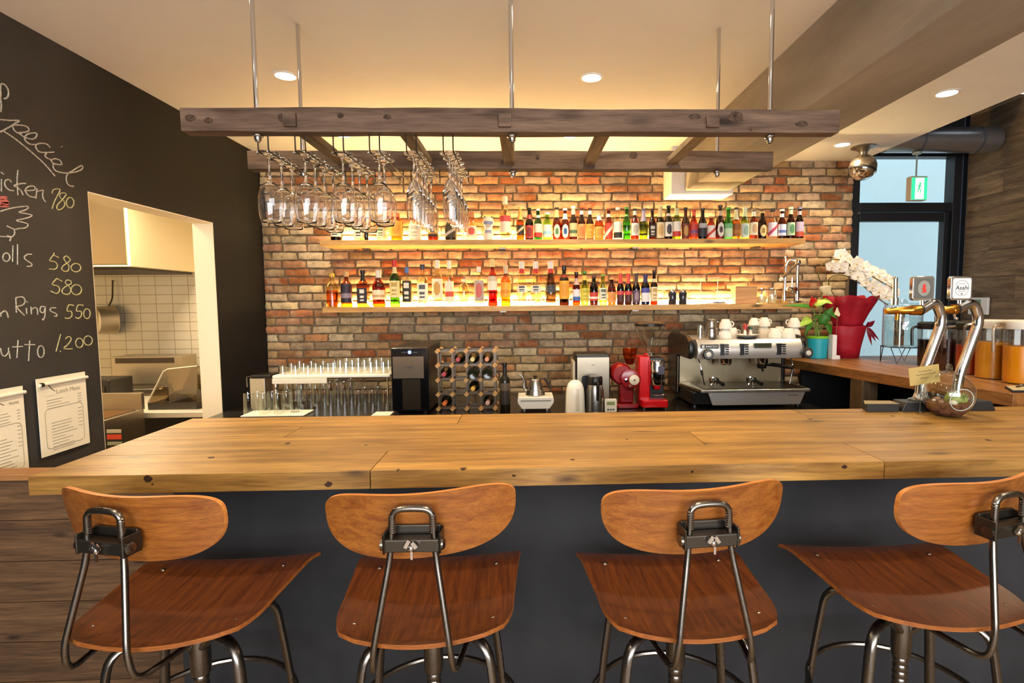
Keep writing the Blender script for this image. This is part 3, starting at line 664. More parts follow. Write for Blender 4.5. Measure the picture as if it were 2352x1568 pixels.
for i, (px, ty, hw, kind, col, lab, cap, nk, words) in enumerate(beer):
    where = 'at the right end of the upper shelf' if i == len(beer)-1 else 'on the upper shelf'
    bottle(f'{words} {where}', spx(px, USZ), sh(ty, USZ, px), hw*BY/1250, kind, col, lab, cap, nk, 'beer bottles in a row on the upper shelf', z=USZ)
# left part of the upper shelf: spirits behind the hanging glasses
U = 'spirits on the left of the upper shelf'
def up(px, ty, hw, label, **k): return bottle(label, spx(px, USZ), sh(ty, USZ, px), hw*BY/1250, z=USZ, group=U, name=k.pop('nm', 'liquor_bottle'), **k)
up(773, 500, 12.5, 'dark based bottle with white label of black characters, leftmost on the upper shelf', kind='liq', col='#5a3418', lab=(.18, .66, '#eee2c8', '#2c241c', 'text'), cap='#1d1712')
up(826, 498, 11, 'pale bottle with white label of black characters beneath the hanging glasses', kind='liq', col='#e6d8b0', lab=(.12, .62, '#efe4cc', '#4a3a2c', 'text'), cap='#2b2b1c')
up(842, 503, 5, 'thin dark bottle beside the white label, upper shelf', kind='slim', col='#2f3a16', lab=None, cap='#1c1c14')
up(876, 500, 10, 'clear bottle with pale label left of the orange one, upper shelf', kind='liq', col='#eee6c8', lab=(.16, .56, '#e8dfc4', '#6c7a4c', 'text'), cap='#d9c99a')
up(912, 490, 14, 'orange plum liqueur bottle with yellow label beneath the hanging glasses', kind='jar', col='#d88a2a', lab=(.16, .72, '#e9b348', '#d99b34', 'oval'), cap='#d9784a', caph=.14)
up(954, 472, 14, 'tall frosted white bottle beneath the first flute rail', kind='taper', col='#efe6c0', op=True, lab=(.06, .46, '#f6f0da', '#cfc6a4', 'text'), cap='#e9dfb8')
up(995, 505, 12, 'square based brown bottle with black label, beneath the flutes', kind='liq', col='#8a4a1c', lab=(.20, .62, '#2b1f16', '#b78a4a', 'band'), cap='#241a14')
up(1036, 483, 13.5, 'black brown bottle with pale slanted label, behind the right hand flutes', kind='taper', col='#2b2416', op=True, lab=(.10, .46, '#3a301c', '#c9bfae', 'diag'), cap='#1c1810', cat='bottle')
up(1084, 486, 12.5, 'pale pink bottle with red spot label, upper shelf', kind='taper', col='#efd8b8', lab=(.14, .50, '#f0e2cc', '#d8604c', 'oval'), cap='#d88a54', caph=.20)
up(1161, 452, 13, 'clear long necked bottle with red band, just left of the beers', kind='slim', col='#f3ecd2', lab=(.18, .56, '#f0e6cc', '#d04a44', 'top'), cap='#ece0c0', caph=.18)
up(1195, 476, 9, 'amber bottle with black label, first before the beers', kind='long', col='#c88a2c', lab=(.16, .46, '#2c241c', '#c9b890', 'diag'), cap='#d8b870', neck=(.62, .94, '#c9a048'))
# lidded porcelain animal bottle
t = thing('porcelain_animal_bottle', 'white and blue porcelain bottle with two ears, upper shelf', 'figurine', (spx(1122, USZ), BY, USZ), 0, None)
M = MB(); M.lathe([(0, 0), (.036, .002), (.040, .03), (.034, .075), (.026, .095), (.030, .105), (.040, .125), (.042, .145), (.034, .168), (.018, .178), (0, .18)], 18); M.build('body', flat('#ece5d4', .25), t)
for sx in (-1, 1):
    M = MB(); M.lathe([(.010, 0), (.007, .014), (0, .026)], 8, (sx*.026, 0, .164)); M.build('ear', flat('#3a3a44', .3), t)
M = MB(); M.lathe([(.0425, .118), (.0432, .130), (.043, .142)], 14, a0=-PI/2-1, a1=-PI/2+1); M.lathe([(.0375, .055), (.035, .078)], 14, a0=-PI/2-.7, a1=-PI/2+.7); M.build('blue_glaze', flat('#8f93b4', .25), t)
# lower shelf: spirits and small beers
LS = 'spirits in a row on the lower shelf'
def lo(px, ty, hw, label, g=LS, **k): return bottle(label, spx(px, LSZ), sh(ty, LSZ, px), hw*BY/1250, z=LSZ, group=g, name=k.pop('nm', 'liquor_bottle'), **k)
lo(764, 628, 13, 'clear bottle of yellow liqueur with yellow cap, leftmost on the lower shelf', kind='liq', col='#f3e6c0', fill=('#f0b020', .5), cap='#e0b040', caph=.1)
lo(797, 624, 12.5, 'amber whisky bottle with black label and steel neck, lower shelf', kind='liq', col='#c07a24', lab=(.12, .66, '#2a2030', '#8a7a8c', 'band'), cap='#caa46c', caph=.14)
lo(835, 621, 12, 'square whisky bottle with black label and black neck, lower shelf', kind='liq', col='#c88430', sq=True, lab=(.10, .52, '#1f1c1c', '#d9d4c8', 'text'), cap='#17120f', neck=(.72, .93, '#1a1512'), caph=.08)
lo(871, 621, 14.5, 'round shouldered whisky bottle with cream label and white cap, lower shelf', kind='fat', col='#a84c1c', lab=(.20, .46, '#ecdcb8', '#c9a070', 'band'), cap='#efe8d8', caph=.20)
lo(908, 598, 11.5, 'green whisky bottle with cream label and red cap, lower shelf', kind='liq', col='#6aa03c', lab=(.20, .56, '#e6d8a0', '#b89a4c', 'text'), cap='#c0302c', neck=(.72, .86, '#e0d4a4'), caph=.14)
lo(936, 614, 10.5, 'clear gin bottle with black label and blue cap, lower shelf', kind='liq', col='#f2ecd8', lab=(.12, .66, '#26241f', '#d8d4c4', 'text'), cap='#4a74c0', caph=.14)
lo(972, 608, 12.5, 'clear rum bottle with white oval label and dark cap, lower shelf', kind='liq', col='#f2ead0', lab=(.14, .56, '#efe8d6', '#54545c', 'text'), cap='#38344a', caph=.11)
lo(1006, 598, 12.5, 'clear spirit bottle with white cap and small red emblem, lower shelf', kind='liq', col='#f3ecd2', lab=(.18, .60, '#efe6c8', '#c89a4c', 'oval'), cap='#f2ecd8', caph=.17)
lo(1033, 599, 10.5, 'clear vodka bottle with white cap and red slash label, lower shelf', kind='liq', col='#f4eedb', lab=(.10, .55, '#f0dcc4', '#c8503c', 'band'), cap='#f3eedd', caph=.17)
lo(1066, 641, 11.5, 'short clear decanter like bottle between taller clear ones, lower shelf', kind='jar', col='#f3ecd0', cap='#efe4bc', caph=.1)
lo(1101, 613, 11, 'clear bottle with silver grey label and white cap, lower shelf', kind='liq', col='#f2ead2', lab=(.14, .66, '#a39a98', '#c06058', 'oval'), cap='#efe8da', caph=.13)
lo(1132, 596, 11, 'red aperitif bottle with white label and long neck, lower shelf', kind='liq', col='#c8301c', lab=(.34, .64, '#eadfcc', '#c8b8a0', 'top'), cap='#e6cf90', caph=.16)
lo(1162, 610, 11.5, 'amber liqueur bottle with orange label right of the red one, lower shelf', kind='liq', col='#dc9a2c', lab=(.22, .58, '#e8a63a', '#d88c28', 'band'), cap='#d9c8a0', caph=.2)
for px, w, c in ((1199, 'left', '#f4ecd0'), (1231, 'right', '#f4ecd0'), (1265, '', '#9a8a78')):
    lo(px, 601, 12 if w else 12.5, f'clear sparkling wine bottle with red collar, {w} one of the clear pair' if w else 'grey sparkling wine bottle with red collar, right of the clear pair', kind='taper', col=c, lab=(.30, .46, '#e8e2d2' if w else '#4a4a52', '#2c2c30', 'text'), cap='#ece6da', neck=(.74, .84, '#c83a34'), caph=.16, nm='wine_bottle', g='sparkling wine bottles with red collars')
lo(1296, 610, 11.5, 'tall dark bottle with long yellow label and black cap, lower shelf', kind='wine', col='#3a1c0e', lab=(.16, .62, '#e6a83c', '#d8942c', 'oval'), cap='#17120f', neck=(.70, .78, '#8a2c1c'), caph=.12)
LB = 'small beer bottles on the lower shelf'
for px, ty, hw, kind, col, lab, cap, nk, words in [
 (1324, 625, 9, 'long', '#8a3c14', (.14, .48, '#e0dce0', '#3a62a8', 'foot'), '#3a1c18', (.62, .82, '#caa8a0'), 'brown bottle with white and blue label'),
 (1343, 623, 9.5, 'long', '#a8bc3c', (.10, .50, '#d8c84c', '#b0a838', 'text'), '#4f9a3c', (.74, .88, '#e6d060'), 'yellow green bottle with yellow label'),
 (1364, 634, 10, 'stub', '#3a1810', (.14, .44, '#c03c34', '#eadfd4', 'band'), '#4a2418', None, 'squat dark bottle with red and white label'),
 (1385, 630, 9.5, 'long', '#b8c84c', (.16, .56, '#e0e0cc', '#5a6450', 'text'), '#8ab04c', None, 'pale lime bottle with white label'),
 (1405, 638, 9.5, 'stub', '#86401a', (.08, .48, '#e09a58', '#d48844', 'oval'), '#d8b070', None, 'stubby brown bottle with orange round label'),
 (1425, 628, 8.5, 'long', '#2a1418', (.10, .44, '#4a2428', '#c84444', 'top'), '#d84a40', (.68, .94, '#d8504a'), 'dark bottle with red foil neck, left of two'),
 (1443, 628, 8.5, 'long', '#2a1418', (.10, .44, '#4a2428', '#c84444', 'top'), '#d84a40', (.68, .94, '#d8504a'), 'dark bottle with red foil neck, right of two'),
 (1461, 628, 9, 'long', '#281a20', (.08, .46, '#5a4858', '#8a7888', 'oval'), '#3c3030', (.68, .94, '#4a3c3a'), 'dark bottle with grey violet label'),
 (1482, 631, 10, 'stub', '#16182c', (.10, .56, '#dfe0e4', '#4a50a0', 'top'), '#2c2c6c', (.74, .94, '#2c2a60'), 'dark blue bottle with white label'),
 (1502, 621, 8.5, 'long', '#5a2410', (.10, .52, '#e0d2a8', '#b89a5c', 'text'), '#2c1810', (.66, .76, '#d8c8a0'), 'brown bottle with cream label, last before the cans')]:
    bottle(f'{words}, lower shelf', spx(px, LSZ), sh(ty, LSZ, px), hw*BY/1250, kind, col, lab, cap, nk, LB, z=LSZ)
for px, w in ((1544, 'left'), (1568, 'right')):
    t = thing('spice_shaker', f'small black glass shaker with bright lid, {w} one of the pair', 'shaker', (spx(px, LSZ), BY, LSZ), 0, 'pair of black shakers on the lower shelf')
    M = MB(); M.lathe([(0, 0), (.028, 0), (.031, .004), (.031, .088), (.028, .094), (0, .094)], 18); M.build('body', flat('#2c2c34', .12), t)
    M = MB(); M.lathe([(.026, .094), (.026, .108), (.018, .118), (0, .119)], 16); M.build('lid', CHROME, t)
# wire stand, black tray, wooden box, jar and juicer at the right of the lower shelf
t = thing('wire_stand', 'thin pale wire frame stand on the lower shelf', 'stand', (spx(1630, LSZ), BY, LSZ))
M = MB(); xa = -.070; xb = .060; M.tube([(xa, 0, .004), (xa, 0, .20), (xb+.02, 0, .205)], .0025, 6); M.tube([(xb, 0, .004), (xb, 0, .205)], .0035, 6); M.build('frame', flat('#e9dfc6', .4), t)
M = MB(); M.box(-.075, .065, -.03, .03, 0, .004); M.build('base', flat('#e2d8c0', .4), t, smooth=False)
t = thing('black_dish', 'flat black dish on a pale block, lower shelf', 'dish', (spx(1648, LSZ), BY-.035, LSZ))
M = MB(); M.box(-.09, .06, -.02, .028, 0, .010); M.build('block', flat('#e3d2ae', .6), t, smooth=False)
M = MB(); M.lathe([(0, .010), (.045, .010), (.062, .018), (.058, .018), (.044, .013), (0, .013)], 20, sy=.5); M.build('dish', BLACK, t)
t = thing('wooden_box', 'plain pale wooden box on the lower shelf', 'box', (spx(1708, LSZ), BY, LSZ))
M = MB(); M.box(-.084, .084, -.05, .05, 0, .128); M.build('body', wood('box_wood', '#c08a54', '#d9a871', 'x', 1, .6), t, smooth=False, bevel=.002)
M = MB(); M.box(-.086, .086, -.052, .052, .128, .137); M.build('lid', wood('box_lid_wood', '#c8945e', '#dfb07a', 'x', 1, .6), t, smooth=False, bevel=.002)
for px in (1748, 1772):
    t = thing('glass_jar', 'clear squat glass jar between wooden box and juicer' + (', left one' if px == 1748 else ', right one'), 'jar', (spx(px, LSZ), BY, LSZ), 0, 'clear jars on the lower shelf')
    M = MB(); M.lathe([(0, .003), (.034, .003), (.036, .01), (.036, .10), (.032, .112), (.034, .125)], 18); M.build('body', GLS, t)
    M = MB(); M.lathe([(.030, .004), (.033, .01), (.033, .055), (0, .055)], 16); M.build('contents', flat('#efd9a0', .7), t)
t = thing('lever_juicer', 'chrome lever juicer standing at the right end of the lower shelf', 'juicer', (spx(1815, LSZ), BY, LSZ))
M = MB(); M.lathe([(0, 0), (.085, 0), (.088, .008), (.08, .018), (.05, .022), (0, .022)], 24, sx=1.15); M.build('base', CHROME, t)
M = MB(); M.tube([(-.035, .03, .02), (-.035, .03, .10), (-.028, .03, .30)], [.017, .013, .011], 10); M.build('column', CHROME, t)
M = MB(); M.tube([(.055, .0, .02), (.050, .0, .12), (.050, .0, .30)], .013, 10); M.build('column', CHROME, t)
M = MB(); M.tube(fillet([(-.028, .03, .29), (-.01, .02, .345), (.055, .0, .32), (.05, 0, .28)], .03), [.016]*14, 10); M.ball((.05, 0, .315), .026, 14, 8); M.build('head', CHROME, t)
M = MB(); M.tube([(.05, -.015, .31), (-.02, -.03, .26), (-.09, -.045, .195)], [.012, .011, .013], 10); lv = M.build('lever', CHROME, t)
M = MB(); M.ball((-.097, -.047, .186), .016, 12, 8); M.build('grip', flat('#e8e4dc', .3), lv)
M = MB(); M.lathe([(0, .07), (.02, .075), (.045, .10), (.048, .125), (.044, .125), (0, .09)], 18, (.01, 0, 0)); M.tube([(.01, 0, .12), (.01, 0, .2)], .006, 8); M.build('cup', CHROME, t)
M = MB(); M.tube([(-.03, .03, .30), (-.03, .03, .36)], .007, 8); M.ball((-.03, .03, .365), .013, 10, 6); M.build('knob', CHROME, t)
# ---------------------------------------------------------------- glasses hanging from wire rails under the ladder
wire = flat('#3c3128', .45, .8)
RZ = 2.083
def glass_mesh(flute):
    M = MB()
    if flute: pr = [(0.0, 0), (.031, .001), (.033, -.003), (.012, -.009), (.0045, -.018), (.0038, -.075), (.006, -.088), (.018, -.105), (.0255, -.135), (.0265, -.165), (.023, -.225)]
    else: pr = [(0.0, 0), (.035, .001), (.037, -.003), (.014, -.009), (.0050, -.018), (.0040, -.085), (.006, -.094), (.020, -.103), (.034, -.124), (.0405, -.155), (.0398, -.182), (.0372, -.205), (.0340, -.220), (.0315, -.232)]
    k = 7 if flute else 6; inner = [(max(r-.0011, .0002), z) for r, z in pr[:k:-1]]
    pr = [(r, z) for r, z in pr]+inner; z_ = pr[k][1]-.004
    M.lathe(pr+[(0, z_)], 28); return M
gm = {}
RG = ['leftmost', 'second', 'third', 'fourth', 'fifth', 'rightmost']
NG = [3, 4, 4, 2, 6, 6]
ORD = ['first', 'second', 'third', 'fourth', 'fifth', 'sixth']
for i, x in enumerate((-.858, -.737, -.612, -.493, -.371, -.249)):
    for sx in (-1, 1):
        M = MB(); e = x+sx*.0165; M.tube(fillet([(e, 1.875, 2.137), (e, 1.875, RZ-.004), (e, 2.385, RZ-.004), (e, 2.385, 2.137)], .012, 3), .0024, 6); M.build('glass_rail', wire, ladder)
    fl = i > 3
    for k in range(NG[i]):
        y = 1.915+(.066 if fl else .088)*k+(0 if fl else .004*((i*7+k*3) % 3))
        nm = 'champagne_flute' if fl else 'wine_glass'
        kind = 'champagne flute' if fl else 'stemmed wine glass'
        dx = random.uniform(-.004, .004)
        t = thing(nm, f'{kind} hung upside down, {ORD[k]} from the front on the {RG[i]} wire rail', 'glass', (x+dx, y, RZ+.0024), random.uniform(0, 3), 'flutes hanging under the ladder' if fl else 'wine glasses hanging under the ladder')
        if fl not in gm:
            o = glass_mesh(fl).build('glass_body', CRYSTAL, t, angle=80); gm[fl] = o
        else:
            o = gm[fl].copy(); COL.objects.link(o); o.parent = t
# ---------------------------------------------------------------- things on the low work counter
def on(name, label, cat, px, Y, z=BC, group=None): return thing(name, label, cat, (aty(px, 900, Y).x, Y, z), 0, group)
def X(px, Y): return aty(px, 880, Y).x
def Z(py, Y, px=1204): return aty(px, py, Y).z
def tumbler_pr(r, h): return [(0, .004), (r*.82, .004), (r*.86, .0), (r*.9, .008), (r, h), (r*.96, h), (r*.86, .012), (0, .012)]
def tumbler(label, x, y, z, r, h, group, up=True):
    t = thing('drinking_glass', label, 'glass', (x, y, z), 0, group)
    M = MB(); pr = [(0, .003), (r*.84, .003), (r*.86, .008), (r, h)]
    if not up: pr = [(a, h-b) for a, b in pr]
    M.lathe(pr, 18); M.build('glass_body', GLS, t, angle=60); return t
# white draining mats and two tier glass rack
def mat_thing(label, px0, px1, y0, y1, z=BC):
    a, b = X(px0, y0), X(px1, y0); t = thing('draining_mat', label, 'mat', ((a+b)/2, (y0+y1)/2, z), 0, None)
    M = wmb(t); M.box(a, b, y0, y1, z+.001, z+.009); M.build('mat', flat('#efe6d2', .6), t, smooth=False, bevel=.003); return t
mat_thing('white draining mat under the tumblers at the left end of the work counter', 548, 694, 3.50, 3.68)
k = 0
for r_, y in enumerate((3.54, 3.615)):
    for c_ in range(3):
        x = X(570+34*c_+8*r_, 3.54); tumbler(f'upturned tumbler on the left white mat, {"front" if r_ == 0 else "back"} row, {ORD[c_]} from the left', x, y, BC+.0095, .036, .145, 'upturned tumblers on the left mat', False)
for c_, px in enumerate((676,)):
    tumbler('cut glass tumbler standing right of the upturned tumblers', X(px, 3.6), 3.60, BC+.0095, .036, .07, None); 
    tumbler('cut glass tumbler stacked on another, right of the upturned tumblers', X(px, 3.6), 3.60, BC+.081, .036, .07, None)
t = on('steel_canister', 'steel box canister with black lid behind the left tumblers', 'canister', 604, 3.80); M = wmb(t)
a, b = X(583, 3.8), X(618, 3.8); zt = Z(858, 3.8); M.box(a, b, 3.74, 3.86, BC, zt); M.build('body', BRUSHED, t, bevel=.005)
M = wmb(t); M.box(a+.01, b+.045, 3.73, 3.87, zt, zt+.022); M.build('lid', BLACK, t, bevel=.006)
M = wmb(t); M.tube([(a-.012, 3.735, BC+.16), (a-.012, 3.735, zt+.01), (a+.02, 3.735, zt+.012)], .004, 8); M.build('handle', CHROME, t)
t = on('glass_rack', 'two tier chrome rack with white top mat, holding upturned glasses', 'rack', 760, 3.85)
RT = Z(862, 3.70); M = wmb(t); a, b = X(628, 3.70), X(893, 3.70)
for x in (a+.01, b-.01):
    for y in (3.71, 4.11): M.tube([(x, y, BC), (x, y, RT)], .005, 8)
for y in (3.71, 4.11): M.tube([(a, y, RT-.004), (b, y, RT-.004)], .004, 8)
M.build('frame', CHROME, t)
M = wmb(t); M.box(a-.004, b+.012, 3.69, 4.13, RT, RT+.022); M.build('upper_mat', flat('#f2ead8', .55), t, smooth=False, bevel=.008)
M = wmb(t); M.box(a, a+(b-a)*.47, 3.68, 3.69, RT-.034, RT+.0); M.build('towel_edge', flat('#ece2cc', .7), t, smooth=False, bevel=.003)
RN = ['front', 'middle', 'back']; LOTS = ORD+['seventh', 'eighth', 'ninth']
for r_ in range(3):
    for c_ in range(9):
        x = a+.045+(b-a-.09)*c_/8; big = c_ > 3
        tumbler(f'small upturned glass on top of the chrome rack, {RN[r_]} row, {LOTS[c_]} from the left', x, 3.75+.14*r_, RT+.0225, .026 if not big else .031, .062 if not big else .082, 'upturned glasses on top of the chrome rack', False)
for r_ in range(2):
    for c_ in range(8):
        x = a+.06+(b-a-.10)*c_/7; hh = .19 if c_ < 5 else .125
        tumbler(f'tall glass under the chrome rack, {"front" if r_ == 0 else "back"} row, {LOTS[c_]} from the left', x, 3.78+.15*r_, BC+.0005, .034 if c_ < 5 else .036, hh, 'glasses under the chrome rack', False)
mat_thing('small white mat beside the wine cooler', 850, 893, 3.46, 3.58)
# wine cooler
Y0 = 3.53; t = on('wine_cooler', 'black countertop wine cooler with blue light and smoked glass door', 'cooler', 942, Y0)
a, b = X(899, Y0), X(985, Y0); zt = Z(798, Y0, 942)
M = wmb(t); M.box(a, b, Y0+.03, 4.0, BC+.012, zt); M.build('cabinet', flat('#111113', .3), t, bevel=.006)
M = wmb(t); M.box(a, b, Y0, Y0+.028, BC+.02, zt-.002); dr = M.build('door', flat('#0d0d0f', .12), t, bevel=.006)
M = wmb(t); M.box(a+.012, b-.03, Y0-.0025, Y0-.0005, zt-.20, zt-.058); M.build('upper_pane', flat('#756a5c', .12, .3), dr, smooth=False)
M = wmb(t); M.box(a+.07, b-.055, Y0-.002, Y0-.0005, BC+.03, zt-.205); M.build('lower_pane', flat('#3b342c', .12, .3), dr, smooth=False)
M = wmb(t); M.lathe([(0, 0), (.011, 0), (.011, .003), (0, .003)], 14, (0, 0, 0)); o = M; 
M = MB(); M.lathe([(0, 0), (.011, 0), (.011, .003), (0, .003)], 14); o = M.build('status_light', flat('#4a6cff', .3, emit=9), dr, loc=((a+b)/2-t.location.x+.002, Y0-t.location.y-.001, zt-.030-BC)); o.rotation_euler = (PI/2, 0, 0)
M = wmb(t); M.box((a+b)/2-.05, (a+b)/2-.018, Y0-.0015, Y0-.0004, zt-.034, zt-.028); M.box((a+b)/2+.022, (a+b)/2+.052, Y0-.0015, Y0-.0004, zt-.034, zt-.028); M.build('touch_keys', flat('#3a3d46', .3), dr, smooth=False)
M = wmb(t); zz = zt-.128; M.prism([((a+b)/2-.045, zz), ((a+b)/2-.01, zz+.006), ((a+b)/2+.03, zz+.009), ((a+b)/2+.012, zz), ((a+b)/2+.028, zz-.003), ((a+b)/2-.008, zz-.009), ((a+b)/2-.014, zz-.002)], -.001, 0, 'xz', Y0-.0027); M.build('emblem', flat('#3b352c', .4), dr, smooth=False)
for sx in (a+.03, b-.03):
    for y in (3.56, 3.95): M = wmb(t); M.lathe([(0, 0), (.012, 0), (.012, .013), (0, .013)], 10, (sx, y, BC)); M.build('foot', BLACK, t)
# wine rack of blocks and steel strips
YR = 3.60; t = on('wine_rack', 'wooden block and steel wine rack between wine cooler and standing bottle', 'rack', 1071, YR)
blk = wood('pine_block', '#b8834a', '#dcb074', 'y', 2, .6); colx = [X(1006.5+32.6*i, YR) for i in range(5)]; rowz = [Z(936.5-32.9*j, YR, 1071) for j in range(5)]
rowz = [z+(BC+.018-rowz[0]) for z in rowz]
pm = None; lo_ = t.location
for j in range(5):
    for i in range(5):
        for yy in (0, .165):
            if pm is None:
                M = MB(); M.M = Matrix.Rotation(PI/4, 4, 'Y'); M.box(-.0125, .0125, -.022, .022, -.0125, .0125); pm = M.build('block', blk, t, smooth=False, bevel=.0015); o = pm
            else: o = pm.copy(); COL.objects.link(o)
            o.location = (colx[i]-lo_.x, yy, rowz[j]-lo_.z)
M = wmb(t); s_ = .0012
for j in range(5):
    for yy in (YR+.022, YR+.143): M.box(colx[0], colx[-1], yy-s_, yy+s_, rowz[j]-.006, rowz[j]+.006)
M.build('strip', flat('#6a5d50', .4, .8), t, smooth=False)
M = wmb(t)
for i in range(5):
    for yy in (YR+.024, YR+.141): M.box(colx[i]-.006, colx[i]+.006, yy-s_, yy+s_, rowz[0], rowz[-1])
M.build('upright_strip', flat('#6a5d50', .4, .8), t, smooth=False)
M = wmb(t)
for i in range(5):
    for j in range(5): M.box(colx[i]-.004, colx[i]+.004, YR+.022, YR+.143, rowz[j]-.004, rowz[j]+.004)
M.build('tie_bar', flat('#4a3a2c', .5), t, smooth=False)
LV = ['top', 'second', 'third', 'bottom']; CV = ['first', 'second', 'third', 'fourth']
for rr, cc, cap, neck in ((0, 1, '#a03038', True), (0, 2, '#c9b878', True), (0, 3, '#c8805c', True), (1, 0, '#a83440', True), (1, 2, '#1c1a14', False), (1, 3, '#2c261a', False), (2, 2, '#e0a83c', True), (3, 0, '#e8792c', True), (3, 3, '#d8a8a0', True)):
    x = (colx[cc]+colx[cc+1])/2; z = (rowz[4-rr]+rowz[3-rr])/2-.004
    t = thing('wine_bottle', f'wine bottle lying in the block rack, {LV[rr]} row, {CV[cc]} cell from the left'+('' if neck else ', base outward'), 'bottle', (x, YR+.09, z), 0, 'wine bottles lying in the block rack')
    pr = bottle_profile('wine', .036, .30); M = MB(); M.M = Matrix.Translation((0, .15 if neck else -.14, 0)) @ Matrix.Rotation(PI/2 if neck else -PI/2, 4, 'X'); M.lathe([(0, .006), (.02, .001)]+pr+[(0, .30)], 20)
    M.build('glass_body', flat('#15170f' if rr != 1 or cc < 2 else '#23241a', .08), t)
    if neck:
        k = M.M; M = MB(); M.M = k; M.lathe([(.0136, .235), (.0142, .236), (.0150, .301), (.012, .3035), (0, .3035)], 16); M.build('capsule', flat(cap, .35), t)
    if (rr, cc) == (0, 1):
        M = MB(); M.M = k; M.lathe([(.0365, .02), (.0368, .06)], 20); M.build('label', flat('#d8ccb0', .6), t)
x = X(1159.5, 3.56)
bottle('tall dark wine bottle standing right of the wine rack', x, Z(833, 3.56)-BC, .0345, 'wine', '#1c170e', (.16, .60, '#2b2118', '#5c4c38', 'top'), '#15100b', (.80, .99, '#1a130e'), None, y=3.56, z=BC, op=True, caph=.05, name='wine_bottle')
# white hot plate with dripper kettle
YK = 3.56; t = on('hot_plate', 'small white electric hot plate under the steel kettle', 'hot plate', 1230, YK)
a, b = X(1188, YK), X(1272, YK)
M = wmb(t); M.prism([(a+.03, BC+.018), (b-.03, BC+.018), (b-.004, BC+.055), (b, BC+.075), (b-.004, BC+.095), (a+.004, BC+.095), (a, BC+.075), (a+.004, BC+.055)], .20, 0, 'xz', YK-.02); M.build('body', flat('#efe9dc', .3), t, bevel=.004)
M = wmb(t); M.box(a+.02, b-.02, YK-.0225, YK-.0195, BC+.071, BC+.077); M.build('display_strip', flat('#8c8474', .3), t, smooth=False)
for sx in (a+.045, b-.045):
    for y in (YK+.02, YK+.14): M = wmb(t); M.lathe([(0, 0), (.007, 0), (.009, .019), (0, .019)], 8, (sx, y, BC)); M.build('foot', flat('#e4ddcd', .4), t)
kx, kz, ky = X(1230, YK), BC+.0955, YK+.08
t = thing('drip_kettle', 'steel gooseneck drip kettle on the white hot plate', 'kettle', (kx, ky, kz))
KH = Z(876, YK)-kz
M = MB(); M.lathe([(0, 0), (.064, 0), (.066, .004), (.058, KH*.35), (.050, KH*.36), (.046, KH*.62), (.034, KH*.98), (.030, KH), (0, KH)], 26); M.build('body', STEEL, t)
M = MB(); M.lathe([(.031, KH), (.026, KH+.006), (.008, KH+.009), (0, KH+.009)], 20); ld = M.build('lid', STEEL, t)
M = MB(); M.lathe([(.006, KH+.009), (.014, KH+.022), (.014, KH+.026), (0, KH+.028)], 14); M.build('knob', flat('#2c1a10', .4), ld)
M = MB(); M.tube(fillet([(-.050, 0, .02), (-.078, 0, .045), (-.076, 0, .10), (-.088, 0, .128), (-.108, 0, .142)], .03, 5), [.009]*6+[.006]*11+[.005]*3, 10); M.build('spout', STEEL, t)
M = MB(); M.tube(fillet([(.030, 0, KH*.93), (.052, 0, KH+.012), (.070, 0, KH+.004), (.108, 0, KH*.42)], .012, 4), [.005]*6+[.011]*6, 10); M.build('handle', flat('#2a1710', .4), t)
# white insulated jug, coffee maker with jug, timer
YJ = 3.50; t = on('water_boiler', 'white dome topped kettle jug in front of the coffee maker', 'kettle', 1321, YJ); hh = Z(873, YJ)-BC; R_ = (X(1344, YJ)-X(1298, YJ))/2
M = MB(); M.lathe([(0, 0), (R_, 0), (R_*.98, .02), (R_*.93, hh*.55), (R_*.88, hh*.72), (R_*.72, hh*.88), (R_*.42, hh*.97), (0, hh)], 28); M.build('body', flat('#f3ecdc', .3), t)
M = MB(); M.lathe([(R_*.99+.0005, hh*.10), (R_*.955+.001, hh*.55), (R_*.90+.001, hh*.72), (R_*.86+.001, hh*.76)], 4, a0=-PI/2-.05, a1=-PI/2+.34); M.build('gauge', flat('#d6ccb6', .3), t)
YC = 3.66; t = on('coffee_maker', 'black and steel coffee maker with arched bay behind the white jug', 'coffee maker', 1360, YC); a, b = X(1316, YC), X(1402, YC); zt = Z(815, YC)
M = wmb(t); M.box(a+.02, b, YC+.01, YC+.22, BC, zt); M.build('body', flat('#171412', .4), t, bevel=.012)
M = wmb(t); w0, w1 = X(1326, YC), X(1399, YC); o0, o1 = X(1336, YC), X(1384, YC); zb, za = Z(925, YC), Z(864, YC)
ar = [(o0+.018+.018*math.cos(q), za-.018+.018*math.sin(q)) for q in [PI, PI*.75, PI*.5]]+[(o1-.018+.018*math.cos(q), za-.018+.018*math.sin(q)) for q in [PI*.5, PI*.25, 0]]
M.prism([(w0, zb), (w0, zt-.022), (w1, zt-.022), (w1, zb), (o1, zb)]+ar[::-1]+[(o0, zb)], .012, 0, 'xz', YC-.002); M.build('front_panel', flat('#a39682', .30, 1.0), t, smooth=False)
M = wmb(t); M.box(o0, o1, YC+.006, YC+.0095, zb, za); M.build('bay', BLACK, t, smooth=False)
M = wmb(t); M.box(a, a+.018, YC+.02, YC+.16, BC+.12, zt-.05); M.build('water_tank', flat('#b8a88c', .3), t, bevel=.003)
M = wmb(t); M.box((w0+w1)/2-.012, (w0+w1)/2+.012, YC-.0035, YC-.002, zt-.075, zt-.070); M.build('badge', flat('#6d675d', .4), t, smooth=False)
YV = 3.52; t = on('thermal_carafe', 'steel thermal carafe with black lid beside the white jug', 'carafe', 1367, YV); hh = Z(865, YV)-BC; R_ = (X(1387, YV)-X(1347, YV))/2
